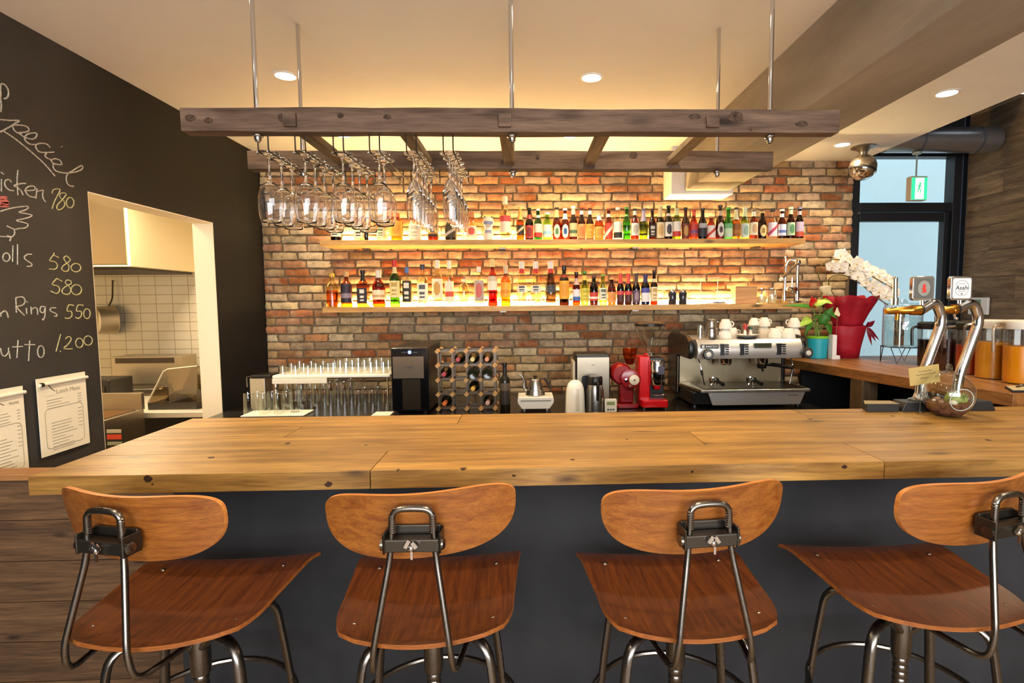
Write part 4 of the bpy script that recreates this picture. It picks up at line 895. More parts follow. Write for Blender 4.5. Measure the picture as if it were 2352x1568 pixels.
M = MB(); M.lathe([(0, 0), (R_, 0), (R_, .01), (R_*1.0, hh*.55), (R_*.86, hh*.72), (R_*.8, hh*.76), (0, hh*.76)], 26); M.build('body', STEEL, t)
M = MB(); M.lathe([(R_*.8, hh*.76), (R_*.84, hh*.78), (R_*.80, hh*.97), (R_*.7, hh), (0, hh)], 24); M.build('lid', BLACK, t)
M = MB(); M.tube(fillet([(.008, -R_*.7, hh*.88), (.008, -R_-.022, hh*.84), (.008, -R_-.014, hh*.36)], .02), [.008]*8, 8); M.build('handle', BLACK, t)
YT = 3.49; t = on('kitchen_timer', 'white kitchen timer with green display before the red grinder', 'timer', 1403, YT); a, b = X(1389, YT), X(1417, YT); zt = Z(919, YT)
M = wmb(t); M.M = M.M @ Matrix.Translation((0, 0, 0)); M.prism(rrect(b-a, zt-BC, .008, 3, (a+b)/2, (zt+BC)/2), .018, 0, 'xz', YT); M.build('case', flat('#efe6cf', .4), t, bevel=.002)
M = wmb(t); zm = BC+(zt-BC)*.68; M.box(a+.014, b-.014, YT-.0015, YT-.0002, zm-.011, zm+.011); M.build('display', flat('#8c9a62', .3), t, smooth=False)
for q in (.28, .5, .72):
    M = wmb(t); M.box(a+(b-a)*q-.005, a+(b-a)*q+.005, YT-.003, YT-.0002, BC+.014, BC+.023); M.build('button', flat('#3a342a', .5), t, smooth=False)
# dark red grinder with amber hopper
YG = 3.62; RED1 = flat('#8c1418', .22, 0, .6); RED2 = flat('#d01218', .22, 0, .6)
t = on('coffee_grinder', 'dark red coffee grinder with amber hopper, left of the bright red one', 'grinder', 1438, YG); gx = X(1440, YG)
def gz(py): return Z(py, YG)
M = wmb(t); M.prism(rrect(.165, .19, .03, 4, gx, YG+.06), .028, 0, 'xy', BC+.002); M.build('base', RED1, t, bevel=.006)
M = wmb(t); M.box(gx-.042, gx+.05, YG+.02, YG+.13, BC+.03, gz(885)); M.build('column', RED1, t, bevel=.012)
M = MB(); o = M.lathe([(0, 0), (.060, 0), (.072, .012), (.072, .13), (.060, .15), (0, .15)], 24); o = M.build('motor_drum', RED1, t, loc=(gx-.028-t.location.x, .17, gz(864)-BC)); o.rotation_euler = (PI/2, 0, 0)
M = MB(); M.lathe([(0, 0), (.045, 0), (.062, .008), (.066, .02), (.066, .05), (.05, .055), (0, .055)], 24); o = M.build('burr_housing', RED1, t, loc=(gx+.022-t.location.x, .02, gz(872)-BC)); o.rotation_euler = (PI/2, 0, 0)
M = MB(); M.lathe([(0, .058), (.030, .058), (.034, .063), (.034, .072), (.024, .076), (0, .076)], 20); dl = M.build('dial', flat('#d8c8ac', .3), t, loc=(gx+.040-t.location.x, .02, gz(873)-BC)); dl.rotation_euler = (PI/2, 0, 0)
M = MB(); M.lathe([(0, .075), (.006, .075), (.006, .083), (0, .083)], 10); M.build('dial_knob', flat('#4a3a2c', .3), dl)
M = MB(); M.lathe([(0, .05), (.010, .05), (.012, .062), (0, .064)], 12); o = M.build('screw_knob', CHROME, t, loc=(gx-.012-t.location.x, .02, gz(874)-BC)); o.rotation_euler = (PI/2, 0, 0)
M = wmb(t); M.tube([(gx+.02, YG-.03, gz(888)), (gx+.02, YG-.05, gz(893))], [.024, .02], 12); M.build('spout', flat('#5e0d10', .3), t)
hx = X(1450, YG); M = wmb(t); M.lathe([(.022, gz(842)), (.030, gz(836)), (.046, gz(820)), (.049, gz(804)), (.046, gz(803))], 20, (hx, YG+.06, 0)); M.build('hopper', glass('amber_plastic', '#e0882a', .6, .08), t)
M = wmb(t); M.lathe([(0, gz(842)), (.022, gz(841)), (.030, gz(834)), (.040, gz(826)), (0, gz(826))], 18, (hx, YG+.06, 0)); M.build('beans', mottled('coffee_beans', '#3a1c0c', '#8a5a28', 60, .5), t)
# bright red grinder with clear hopper
YH = 3.60; t = on('coffee_grinder', 'bright red coffee grinder with tall clear hopper and chrome doser', 'grinder', 1498, YH); gx = X(1490, YH)
def gz(py): return Z(py, YH)
M = wmb(t); M.prism(rrect(X(1532, YH)-X(1472, YH), .22, .02, 3, X(1502, YH), YH+.06), .05, 0, 'xy', BC+.012); M.build('base', RED2, t, bevel=.006)
for dx in (1478, 1527): 
    for y in (YH-.03, YH+.15): M = wmb(t); M.lathe([(0, 0), (.008, 0), (.008, .013), (0, .013)], 8, (X(dx, YH), y, BC)); M.build('foot', CHROME, t)
M = wmb(t); M.box(X(1469, YH), X(1494, YH), YH+.01, YH+.15, BC+.05, gz(822)); M.build('body', RED2, t, bevel=.008)
M = wmb(t); M.box(X(1494, YH), X(1528, YH), YH+.03, YH+.15, BC+.05, gz(826)); M.build('rear_housing', flat('#1c1514', .35), t, bevel=.006)
M = wmb(t); M.lathe([(0, gz(886)), (.050, gz(886)), (.052, gz(884)), (.052, gz(832)), (.048, gz(829)), (0, gz(829))], 24, (X(1508, YH), YH-.01, 0)); ds = M.build('doser', CHROME, t)
M = wmb(t); M.box(X(1506, YH), X(1521, YH), YH-.066, YH-.058, gz(861), gz(842)); M.build('name_plate', flat('#3a3448', .3), ds, bevel=.003)
M = wmb(t); M.tube([(X(1508, YH), YH-.01, gz(887)), (X(1508, YH), YH-.02, gz(897))], [.03, .016], 14); M.build('outlet', RED2, t)
M = wmb(t); M.tube(fillet([(X(1490, YH), YH-.05, gz(905)), (X(1500, YH), YH-.085, gz(907)), (X(1520, YH), YH-.085, gz(905)), (X(1522, YH), YH-.04, gz(905))], .015), .0035, 8); M.build('filter_fork', CHROME, t)
hx = X(1496, YH)
M = wmb(t); M.lathe([(.034, gz(820)), (.038, gz(815)), (.030, gz(814)), (0, gz(814))], 18, (hx, YH+.06, 0)); M.build('collar', CHROME, t)
M = wmb(t); M.lathe([(.030, gz(815)), (.034, gz(806)), (.098, gz(758)), (.100, gz(752))], 22, (hx, YH+.06, 0)); M.build('hopper', GLS, t)
M = wmb(t); M.lathe([(.103, gz(752)), (.104, gz(746)), (.09, gz(742)), (0, gz(741))], 22, (hx, YH+.06, 0)); M.build('hopper_lid', flat('#24201e', .2), t)
# espresso machine
YE = 3.58; t = on('espresso_machine', 'large silver and black espresso machine with cups on top', 'espresso machine', 1720, YE)
SIL = flat('#cfc8c0', .34, .75); BK = flat('#141211', .25)
def ez(py, px=1720): return Z(py, YE, px)
def exx(px): return X(px, YE)
ML, MR = exx(1601), exx(1842); ztop, zpb = ez(779), ez(824)
M = wmb(t); M.prism([(YE+.01, zpb), (YE-.006, zpb+.05), (YE+.006, ztop-.03), (YE+.03, ztop), (YE+.50, ztop), (YE+.50, zpb+.0), ], MR-ML, 0, 'yz', ML); M.build('upper_body', SIL, t, bevel=.006)
# black left side cheek, drawn as an upright curved shell
M = wmb(t); x0 = exx(1596)-.015
pts = [(YE+.02, zpb), (YE+.0, zpb+.05), (YE+.02, ztop-.01), (YE+.10, ztop+.02), (YE+.45, ztop+.035), (YE+.55, ztop), (YE+.55, BC+.05), (YE+.30, BC+.05), (YE+.30, zpb)]
M.prism(pts, .035, 0, 'yz', x0-.025); M.build('side_cheek', BK, t, bevel=.012)
M = wmb(t); M.prism(pts, .03, 0, 'yz', MR+.002); M.build('side_cheek', BK, t, bevel=.01)
M = wmb(t); M.box(exx(1585), MR, YE+.30, YE+.52, BC+.06, zpb+.002); M.build('back_splash', flat('#b8a888', .3, .8), t, bevel=.003)
pl = ez(890); M = wmb(t); M.prism([(exx(1582), YE+.29), (exx(1603), YE-.07), (exx(1850), YE-.07), (exx(1858), YE+.29)], .022, 0, 'xy', pl-.022); tr = M.build('drip_tray', STEEL, t, bevel=.006)
M = wmb(t); M.box(exx(1612), exx(1842), YE-.05, YE+.26, pl+.0005, pl+.003); M.build('grate', flat('#4c463c', .3, .9), tr, smooth=False)
M = wmb(t); M.box(exx(1590), exx(1850), YE+.0, YE+.5, BC+.02, pl-.022); M.build('lower_body', BK, t, bevel=.01)
zl = BC+.022; M = wmb(t); yy = YE-.03
M.prism([(exx(1634), zl), (exx(1834), zl), (exx(1846), pl-.026), (exx(1623), pl-.026)], .02, 0, 'xz', yy); M.build('front_panel', SIL, t, bevel=.004)
M = wmb(t); M.box(exx(1806), exx(1830), yy-.0015, yy, pl-.052, pl-.047); M.build('maker_badge', flat('#6d5a40', .4), t, smooth=False)
for px in (1600, 1840):
    for y in (YE+.04, YE+.45): M = wmb(t); M.lathe([(0, 0), (.02, 0), (.016, .021), (0, .021)], 12, (exx(px), y, BC)); M.build('foot', BLACK, t)
yf = YE-.006
M = wmb(t); M.box(exx(1608), exx(1648), yf-.002, yf+.012, ez(799), ez(790)); np_ = M.build('name_plate', BLACK, t, smooth=False)
def text(body, name, x, y, z, size, mt, parent, rot=(PI/2, 0, 0), ext=.0005, align='LEFT', shear=0, sx=1):
    c = bpy.data.curves.new(name, 'FONT'); c.body = body; c.size = size; c.extrude = ext; c.align_x = align; c.align_y = 'CENTER'; c.shear = shear; c.resolution_u = 2
    o = bpy.data.objects.new(name, c); me = bpy.data.meshes.new_from_object(o); bpy.data.objects.remove(o); bpy.data.curves.remove(c)
    me.materials.clear(); me.materials.append(mt); o = bpy.data.objects.new(name, me); COL.objects.link(o); o.parent = parent; o.rotation_euler = rot; o.scale = (sx, 1, 1)
    o.location = Vector((x, y, z))-(Vector(parent.location) if not parent.parent else Vector(parent.parent.location)); return o
WH = flat('#efe9dc', .4)
text('RANCILIO', 'lettering', exx(1619), yf-.0026, ez(794.5), .019, WH, np_, sx=.92)
M = wmb(t); q0 = exx(1610.5); q1 = ez(791.5); q2 = ez(797.5)
M.box(q0, q0+.005, yf-.0032, yf-.002, q2, q1); M.box(q0+.006, q0+.016, yf-.0032, yf-.002, q2+.0105, q1); M.box(q0+.006, q0+.016, yf-.0032, yf-.002, q2, q2+.0075); M.build('plate_mark', WH, np_, smooth=False)
for pb, pe in ((1653, 1662), (1698, 1707), (1782, 1792)):
    M = wmb(t); M.box(exx(pb), exx(pe), yf-.002, yf+.012, ez(815), ez(789)); M.build('key_panel', BLACK, t, smooth=False)
    for k in range(5):
        M = wmb(t); z = ez(791+5.2*k); M.box(exx(pe+2), exx(pe+10), yf-.002, yf+.012, z-.005, z+.004); M.build('key', flat('#26211c', .3), t, smooth=False)
M = wmb(t); M.box(exx(1730), exx(1769), yf-.002, yf+.012, ez(799), ez(788)); M.build('display', flat('#3a3d30', .15), t, smooth=False)
for px, pz in ((1622, 811), (1847, 810)):
    M = MB(); M.lathe([(0, -.02), (.02, -.02), (.034, .0), (.036, .03), (.03, .042), (0, .042)], 20); kb = M.build('steam_knob', flat('#241f1b', .3), t, loc=(exx(px)-t.location.x, -.012, ez(pz)-BC)); kb.rotation_euler = (PI/2, 0, -.1)
    M = MB(); M.lathe([(0, .042), (.018, .042), (.016, .048), (0, .049)], 16); M.build('knob_cap', flat('#c9c2b4', .3), kb)
for gxp in (1682, 1768):
    M = wmb(t); M.lathe([(0, ez(842)), (.034, ez(842)), (.040, ez(838)), (.042, ez(826)), (.034, zpb), (0, zpb)], 22, (exx(gxp), YE+.13, 0)); M.build('group_head', CHROME, t)
M = wmb(t); M.lathe([(0, ez(851)), (.030, ez(851)), (.036, ez(841)), (0, ez(840))], 20, (exx(1768), YE+.13, 0)); M.tube([(exx(1768)+.03, YE+.11, ez(843)), (exx(1782), YE+.06, ez(840)), (exx(1812), YE-.05, ez(842))], [.008, .013, .015], 10); M.tube([(exx(1766), YE+.12, ez(850)), (exx(1767), YE+.10, ez(857))], .007, 8); M.build('portafilter', flat('#2e2a26', .25, .6), t)
for px, d_ in ((1609, .012), (1822, -.012)):
    M = wmb(t); M.tube(fillet([(exx(px), YE+.06, zpb), (exx(px), YE+.01, zpb-.03), (exx(px)+d_, YE-.0, ez(860)), (exx(px)+d_*2.2, YE-.005, ez(882))], .02), .0045, 8); w_ = M.build('steam_wand', CHROME, t)
    M = wmb(t); M.tube([(exx(px)+d_*.4, YE+.002, ez(848)), (exx(px)+d_, YE, ez(860))], .008, 8); M.build('grip', BLACK, w_)
for px in (1646, 1731):
    M = wmb(t); M.lathe([(0, zpb), (.009, zpb), (.009, ez(836)), (.006, ez(838)), (0, ez(838))], 12, (exx(px), YE+.08, 0)); M.build('water_spout', CHROME, t)
# portafilters resting on the tray
for i, px in enumerate((1646, 1733)):
    t2 = thing('portafilter', f'chrome portafilter resting on the drip tray of the espresso machine, {"left" if i == 0 else "right"} one', 'portafilter', (exx(px), YE+.06, pl+.010), 0, 'portafilters on the drip tray')
    M = MB(); M.lathe([(0, .012), (.026, .014), (.034, .03), (.036, .052), (.032, .052), (.028, .03), (0, .022)], 20); M.build('basket', CHROME, t2)
    M = MB(); M.tube([(0, -.03, .036), (.01, -.06, .034), (.018, -.13, .024)], [.007, .011, .013], 10); M.build('handle', BLACK, t2)
    M = MB(); M.tube([(-.012, 0, .014), (-.016, 0, .0)], .006, 8); M.tube([(.012, 0, .014), (.016, 0, .0)], .006, 8); M.build('spout', CHROME, t2)
# crockery on the warmer
ZT = ztop+.0005; CUP = flat('#f0e8d8', .22)
def cup(label, x, y, z, R_=.042, h=.058, inv=True, rz=0., group='white coffee cups on the espresso machine', handle=True):
    t = thing('coffee_cup', label, 'cup', (x, y, z), rz, group)
    pr = [(0, 0), (R_*.55, 0), (R_*.62, .006), (R_*.92, h*.5), (R_, h), (R_*.95, h), (R_*.86, h*.5), (R_*.5, .010), (0, .010)]
    if inv: pr = [(a, h-b) for a, b in pr]
    M = MB(); M.lathe(pr, 22); M.build('body', CUP, t)
    if handle:
        M = MB(); zc = h*.5; M.tube([(R_*.80+.018*math.sin(q), 0, zc+.017*math.cos(q)) for q in [PI*k/8 for k in range(9)]], .0045, 8); M.build('handle', CUP, t)
    return t
def ex2(px): return X(px, YE+.14)
for i, (px, y, st) in enumerate(((1606, .36, 0), (1606, .14, 0), (1608, .25, 0), (1621, .18, 0))):
    tumbler(f'small clear shot glass on the espresso machine, {["at the back", "at the front", "in the middle", "rightmost"][i]} of four', X(px, YE+y), YE+y, ZT, .022, .085 if i != 3 else .06, 'shot glasses on the espresso machine', False)
t = thing('milk_jug', 'small steel milk jug at the left on the espresso machine', 'jug', (X(1632, YE+.06), YE+.06, ZT))
M = MB(); M.lathe([(0, .002), (.036, .002), (.040, .01), (.034, .05), (.030, .065), (.034, .078)], 20); M.build('body', STEEL, t)
M = MB(); M.tube([(.034, 0, .065), (.058, 0, .06), (.056, 0, .025), (.038, 0, .015)], .004, 8); M.build('handle', STEEL, t)
t = thing('milk_jug', 'taller steel milk jug behind the small one on the espresso machine', 'jug', (X(1632, YE+.31), YE+.31, ZT))
M = MB(); M.lathe([(0, .002), (.045, .002), (.048, .01), (.040, .08), (.034, .11), (.040, .125)], 20); M.build('body', STEEL, t)
M = MB(); M.tube([(.040, 0, .105), (.068, 0, .10), (.066, 0, .04), (.046, 0, .025)], .004, 8); M.build('handle', STEEL, t)
for px, y, st, w in ((1664, .12, 0, 'front left pile, lower'), (1664, .12, 1, 'front left pile, upper'), (1680, .27, 0, 'behind the front left pile'), (1664, .40, 0, 'at the back left'), (1752, .40, 0, 'back right pile, lower'), (1752, .40, 1, 'back right pile, upper'),
                    (1776, .14, 0, 'front row right of the saucers'), (1808, .11, 0, 'front row, second right of the saucers'), (1788, .34, 0, 'back row near the right end'), (1820, .25, 0, 'right end pile, lower'), (1820, .25, 1, 'right end pile, upper')):
    cup(f'white coffee cup on the espresso machine, {w}', X(px, YE+y), YE+y, ZT+st*.066, .047 if st == 0 else .044, .065, True, random.uniform(-.6, .6) if px < 1800 else 2.6)
sx_, sy_ = X(1722, YE+.22), YE+.22
for k in range(8):
    t = thing('saucer', f'white saucer in the stack on the espresso machine, {(ORD+["seventh", "topmost"])[k]} from the bottom' if k < 7 else 'topmost white saucer of the stack on the espresso machine', 'saucer', (sx_, sy_, ZT+.0105*k), 0, 'stack of white saucers')
    M = MB(); M.lathe([(0, 0), (.034, 0), (.040, .003), (.070, .010), (.068, .0102), (.038, .006), (0, .005)], 26); M.build('plate', CUP, t)
cup('white cup upside down on top of the saucer stack', sx_+.02, sy_, ZT+.085, .036, .05, True, 0, None)
t = thing('saucer', 'white saucer on a dark dish in front of the saucer stack', 'saucer', (X(1716, YE+.06), YE+.085, ZT))
M = MB(); M.lathe([(0, .008), (.034, .008), (.042, .011), (.078, .026), (.076, .027), (.040, .014), (0, .012)], 26); M.build('plate', CUP, t)
M = MB(); M.lathe([(0, 0), (.06, 0), (.066, .007), (0, .0075)], 24); M.build('dark_dish', BLACK, t)
for i, (px, c, hh) in enumerate(((1708, '#b03a2c', .085), (1714, '#4a1c18', .07), (1724, '#1f4a34', .065))):
    t = thing('small_flask', ['red capped small flask before the saucers', 'dark brown small flask before the saucers', 'dark green small flask before the saucers'][i], 'flask', (X(px, YE+.09), YE+.085+.012*i, ZT+.0145))
    M = MB(); M.lathe([(0, 0), (.011, 0), (.012, .006), (.009, .035), (.006, .045), (0, .045)], 12); M.build('body', flat('#e6dccb', .2) if i != 1 else flat('#5a2418', .3), t)
    M = MB(); M.lathe([(.006, .045), (.013, .05), (.014, hh-.006), (.008, hh), (0, hh)], 12); M.build('cap', flat(c, .4), t)
# ---------------------------------------------------------------- things at the right: plants, jugs, beer taps
def sc(px, Y): return aty(px, 800, Y).x
def P(px, py, Y): return aty(px, py, Y)
def leaf(M, base, tip, w, curl=.15, up=Vector((0, 0, 1)), n=7, m=0, heart=.55):
    base, tip = Vector(base), Vector(tip); d = tip-base; L = d.length; d.normalize(); s = d.cross(up)
    if s.length < .1: s = d.cross(Vector((0, 1, 0)))
    s.normalize(); nrm = s.cross(d); vs, fs = [], []
    for i in range(n+1):
        t = i/n; ww = w*(math.sin(PI*min(1, t**heart)))*(1 if t < 1 else 0)+.0004
        c = base+d*L*t-nrm*(curl*L*(t*t))*-1
        vs += [c-s*ww+nrm*ww*.25, c, c+s*ww+nrm*ww*.25]
    for i in range(n):
        a = 3*i; fs += [(a, a+1, a+4, a+3), (a+1, a+2, a+5, a+4)]
    M.add(vs, fs, m)
YP = 4.03
t = thing('potted_anthurium', 'leafy anthurium in a teal pot beside the espresso machine', 'plant', (sc(1877, YP), YP, SC))
M = MB(); M.lathe([(0, 0), (.062, 0), (.066, .004), (.074, .16), (.070, .16), (.064, .13), (0, .13)], 28); M.build('pot', flat('#1fa0b4', .4), t)
M = MB(); M.lathe([(.0745, .150), (.076, .152), (.076, .166), (.071, .168)], 28); M.build('pot_rim', flat('#7fc02c', .4), t)
M = MB(); M.lathe([(0, .135), (.066, .134)], 20); M.build('soil', flat('#3a2a1c', .9), t)
grn = mottled('leaf_green', '#24541a', '#4a8428', 8, .45, .1); lgt = mottled('leaf_light_green', '#8fb83c', '#c4d860', 8, .45, .1)
def stem_to(p, r=.0025): return [t.location+Vector((random.uniform(-.02, .02), random.uniform(-.02, .02), .13)), (t.location+Vector((0, 0, .13))+p)/2+Vector((0, 0, .03)), p]
lv = [((1884, 712), (1868, 700), (1905, 688), .050, lgt, 'a'), ((1880, 735), (1868, 728), (1892, 724), .03, grn, 'b'), ((1890, 735), (1882, 745), (1915, 705), .06, grn, 'c'), ((1900, 720), (1895, 712), (1925, 728), .055, grn, 'c'),
      ((1850, 738), (1862, 730), (1836, 748), .05, lgt, 'd'), ((1858, 750), (1862, 735), (1852, 768), .035, grn, 'e'), ((1905, 752), (1898, 742), (1912, 768), .045, grn, 'f'), ((1895, 700), (1886, 690), (1913, 694), .045, lgt, 'g'), ((1840, 705), (1868, 706), (1805, 693), .028, grn, 'h')]
for (sx, sy), b0, b1, w, mt, _ in lv:
    M = wmb(t); p0, p1 = P(*b0, YP-.03), P(*b1, YP-.09); leaf(M, p0, p1, w*.62, -.2, Vector((.1, -.8, .6)))
    o = M.build('leaf', mt, t, solid=.0015)
    M = wmb(t); M.tube(fillet(stem_to(p0), .1, 6), .0026, 6); M.build('stem', flat('#7a9a3c', .5), t)
M = wmb(t); p0 = P(1868, 702, YP-.02); leaf(M, p0, P(1862, 680, YP-.05), .034, .1, Vector((0, -1, 0))); leaf(M, P(1866, 708, YP-.02), P(1873, 684, YP-.04), .034, .1, Vector((.3, -1, 0))); M.build('red_bract', flat('#d0201c', .3), t, solid=.002)
M = wmb(t); M.tube(fillet(stem_to(p0), .1, 6), .0026, 6); M.build('stem', flat('#7a9a3c', .5), t)
M = wmb(t); leaf(M, P(1888, 672, YP-.02), P(1908, 655, YP-.06), .05, .1, Vector((0, -1, 0))); M.build('pale_bract', flat('#f0d8a8', .4), t, solid=.002)
M = wmb(t); M.tube(fillet(stem_to(P(1890, 672, YP-.02)), .1, 6), .0026, 6); M.build('stem', flat('#7a9a3c', .5), t)
t = thing('gift_card', 'small cream card tucked in front of the red wrapping above the teal pot', 'card', P(1925, 716, YP-.06))
M = MB(); c_ = Matrix.Rotation(.35, 3, 'Y'); M.bar((0, 0, 0), .044, .002, .058, c_); M.build('card', flat('#f2e2b4', .6), t, smooth=False)
M = MB(); M.tube([(0, .002, -.02), (-.01, .004, -.20), (-.02, .006, t.location.z*-1+SC+.002)], .0016, 6); M.build('stick', flat('#8a6a40', .6), t)
t = thing('white_carton', 'small white carton box between teal pot and red wrapping', 'box', (sc(1913, 3.955), 3.955, SC))
M = MB(); M.box(-.020, .012, -.03, .03, .028, .180); M.box(-.020, .040, -.03, .03, 0, .028); M.build('carton', flat('#ece6e2', .5), t, smooth=False, bevel=.002)
# orchid in red gift wrapping
YO = 4.04; t = thing('wrapped_orchid', 'white orchid sprays in red gift wrapping by the glass door', 'plant', (sc(1945, YO), YO, SC)); lx = t.location
RW = mottled('red_wrapping', '#8c1020', '#b81c30', 3, .5, .3)
def wrap(prof, n=36, seed=1, amp=.10):
    M = MB(); rg = random.Random(seed); ph = [rg.uniform(0, 6) for _ in range(4)]; vs, fs = [], []
    for j, (r, z) in enumerate(prof):
        a_ = amp*j/(len(prof)-1)
        for i in range(n):
            q = 2*PI*i/n; k = 1+a_*(math.sin(4*q+ph[0])*.6+math.sin(7*q+ph[1])*.4); vs.append((r*k*math.cos(q), r*k*math.sin(q)*.72, z+a_*.25*math.sin(5*q+ph[2])*(r)))
    for j in range(len(prof)-1):
        for i in range(n): fs.append((j*n+i, j*n+(i+1) % n, (j+1)*n+(i+1) % n, (j+1)*n+i))
    M.add(vs, fs); return M
wrap([(.088, 0), (.100, .08), (.118, .16), (.135, .235), (.128, .245)], 36, 2, .08).build('pot_wrapping', RW, t, solid=.002)
wrap([(.10, .235), (.105, .26), (.130, .33), (.160, .40), (.182, .46)], 48, 5, .26).build('upper_wrapping', RW, t, solid=.002)
M = MB(); M.lathe([(0, .30), (.11, .31)], 20, sy=.72); M.build('moss', flat('#5a5a30', .9), t)
rib = flat('#8c1430', .35); bx, bz = P(1986, 744, YO-.03).x-lx.x, .235
for (dx, dz, s_) in ((.04, .05, 1), (-.02, .045, 1), (.05, -.11, .7), (.02, -.14, .7), (.075, -.10, .7)):
    M = MB(); p = Vector((bx, -.06, bz)); e = p+Vector((dx, -.02, dz))
    leaf(M, p, e, .018*s_, .3 if s_ == 1 else .1, Vector((0, -1, .3)), 8, 0, .7); M.build('ribbon', rib, t, solid=.0015)
stems = [[(1938, 715), (1890, 660), (1876, 625), (1895, 598), (1925, 594), (1975, 618), (2030, 650), (2062, 668)], [(1940, 715), (1905, 660), (1902, 640), (1920, 630), (1950, 634), (1985, 658), (2020, 688), (2040, 700)]]
for s_ in stems:
    M = wmb(t); M.tube(fillet([P(x, y, YO-.02*i) for i, (x, y) in enumerate(s_)], .05, 5), .0042, 8); M.build('flower_stem', flat('#6a5a2c', .5), t)
pet = flat('#f6ead6', .55)
rg = random.Random(8); spots = []
up_ = [(1932, 586), (1950, 594), (1968, 604), (1985, 613), (2002, 624), (2018, 632), (2034, 641), (2048, 652)]
lo__ = [(1912, 612), (1930, 614), (1952, 624), (1972, 634), (1988, 648), (2005, 658), (2020, 668), (2036, 680), (2050, 672), (1962, 612)]
fl0 = None
for k, (x, y) in enumerate(up_+lo__):
    if fl0 is None:
        M = MB()
        for q, w in ((PI/2, .020), (PI/2+2.2, .019), (PI/2-2.2, .019), (.35, .030), (PI-.35, .030)):
            leaf(M, (0, 0, 0), (.046*math.cos(q), -.006, .046*math.sin(q)), w, -.25, Vector((0, -1, 0)), 6, 0, .8)
        M.ball((0, -.008, -.006), .006, 8, 6, m=1)
        fl0 = o = M.build('flower', [pet, flat('#e6c87c', .5)], t, angle=70)
    else: o = fl0.copy(); COL.objects.link(o); o.parent = t
    o.location = P(x, y, YO-.10-.012*k % .06)-lx; o.rotation_euler = (rg.uniform(-.3, .4), rg.uniform(-.5, .5), rg.uniform(-.7, .5))
    s_ = rg.uniform(1.05, 1.25); o.scale = (s_, s_, s_)
# clear water dispenser on wire stand
YW = 3.66; t = thing('water_dispenser', 'clear glass water jar on a black wire stand behind the beer tap', 'dispenser', (sc(2070, YW), YW, SC)); z0 = .115
M = MB(); M.lathe([(0, z0+.004), (.112, z0+.004), (.118, z0+.015), (.118, z0+.26), (.108, z0+.275), (.108, z0+.29)], 30); M.build('jar', GLS, t)
M = MB(); M.lathe([(0, z0+.006), (.110, z0+.006), (.115, z0+.016), (.115, z0+.205), (0, z0+.205)], 28); M.build('water', glass('water_tint', '#f0f5f5', .3, .02, 1.33), t)
M = MB(); M.lathe([(0, z0+.008), (.03, z0+.008), (.03, z0+.27), (0, z0+.272)], 18, (-.02, 0, 0)); M.build('ice_core', flat('#b9b4ae', .15, .9), t)
M = MB(); M.lathe([(.112, z0+.29), (.114, z0+.30), (.03, z0+.305), (.012, z0+.325), (0, z0+.326)], 26); M.build('lid', glass('lid_glass', '#eef4f4', 1.4, .03), t)
M = MB(); M.tube([(.122*math.cos(2*PI*k/32), .122*math.sin(2*PI*k/32), z0) for k in range(32)], .0035, 6, closed=True)
M.tube([(.06*math.cos(2*PI*k/24), .06*math.sin(2*PI*k/24), z0) for k in range(24)], .003, 6, closed=True)
for k in range(4): a = PI/4+PI/2*k; M.tube([(.122*math.cos(a+PI), .122*math.sin(a+PI), z0), (.122*math.cos(a), .122*math.sin(a), z0)], .003, 6)
for k in range(4):
    a = PI/4+PI/2*k; f = lambda b, z: (.122*math.cos(b), .122*math.sin(b), z); M.tube([f(a-.35, z0), f(a, .003), f(a+.35, z0)], .003, 6)
M.build('wire_stand', BLACK, t)
# pitchers
PC = glass('pitcher_plastic', '#f3f3f0', .8, .12, 1.5, .03)
def pitcher(label, px, Y, r, h, fill, liq, lid, hand=None, hcol='#141414'):
    t = thing('drink_pitcher', label, 'pitcher', (sc(px, Y), Y, SC), 0, 'drink pitchers on the side counter')
    M = MB(); M.lathe([(0, .003), (r*.9, .003), (r*.93, .0), (r*.95, .01), (r, h*.9), (r*1.03, h)], 26); M.build('body', PC, t)
    M = MB(); M.lathe([(0, .006), (r*.92, .006), (r*(.95+.05*fill), h*fill), (0, h*fill)], 24); M.build('drink', flat(liq, .25, 0, .4), t)
    if lid:
        M = MB(); M.lathe([(r*1.05, h*.91), (r*1.07, h*.92), (r*1.07, h*1.05), (r*.9, h*1.08), (0, h*1.08)], 24); M.build('lid', flat('#0a0a0a', .6), t)
    else:
        M = MB(); M.lathe([(r*1.02, h*.90), (r*1.05, h*.91), (r*1.05, h*1.03), (r*.8, h*1.05), (0, h*1.05)], 24); M.build('lid', flat('#ddd6c8', .35), t)
    if hand:
        M = MB(); a = hand; c, s = math.cos(a), math.sin(a); M.tube(fillet([(r*.96*c, r*.96*s, h*.98), ((r+.055)*c, (r+.055)*s, h*.96), ((r+.05)*c, (r+.05)*s, h*.52)], .03), .010, 8, flat_=.8); M.build('handle', flat(hcol, .35) if hcol[1] in '01' else glass('handle_plastic', hcol, .8, .2, base=.25), t)
pitcher('black lidded pitcher of black coffee, next to the water jar', 2134, 3.46, .066, .27, .66, '#150a08', True, PI)
pitcher('black lidded pitcher of dark red brown tea, second from the water jar', 2176, 3.28, .068, .285, .66, '#2c0d0a', True, -.35)
pitcher('black lidded pitcher of orange red tea behind the right beer tap', 2226, 3.10, .066, .285, .60, '#a83a0c', True, 2.6, '#d8c8bc')
pitcher('clear pitcher of cloudy yellow juice, second from the right', 2279, 2.92, .077, .31, .66, '#d08a1e', False, 2.75, '#d9d2c6')
pitcher('clear pitcher of bright orange juice, at the right edge', 2345, 2.735, .075, .315, .62, '#e08a06', False, 2.9, '#e2d2b4')
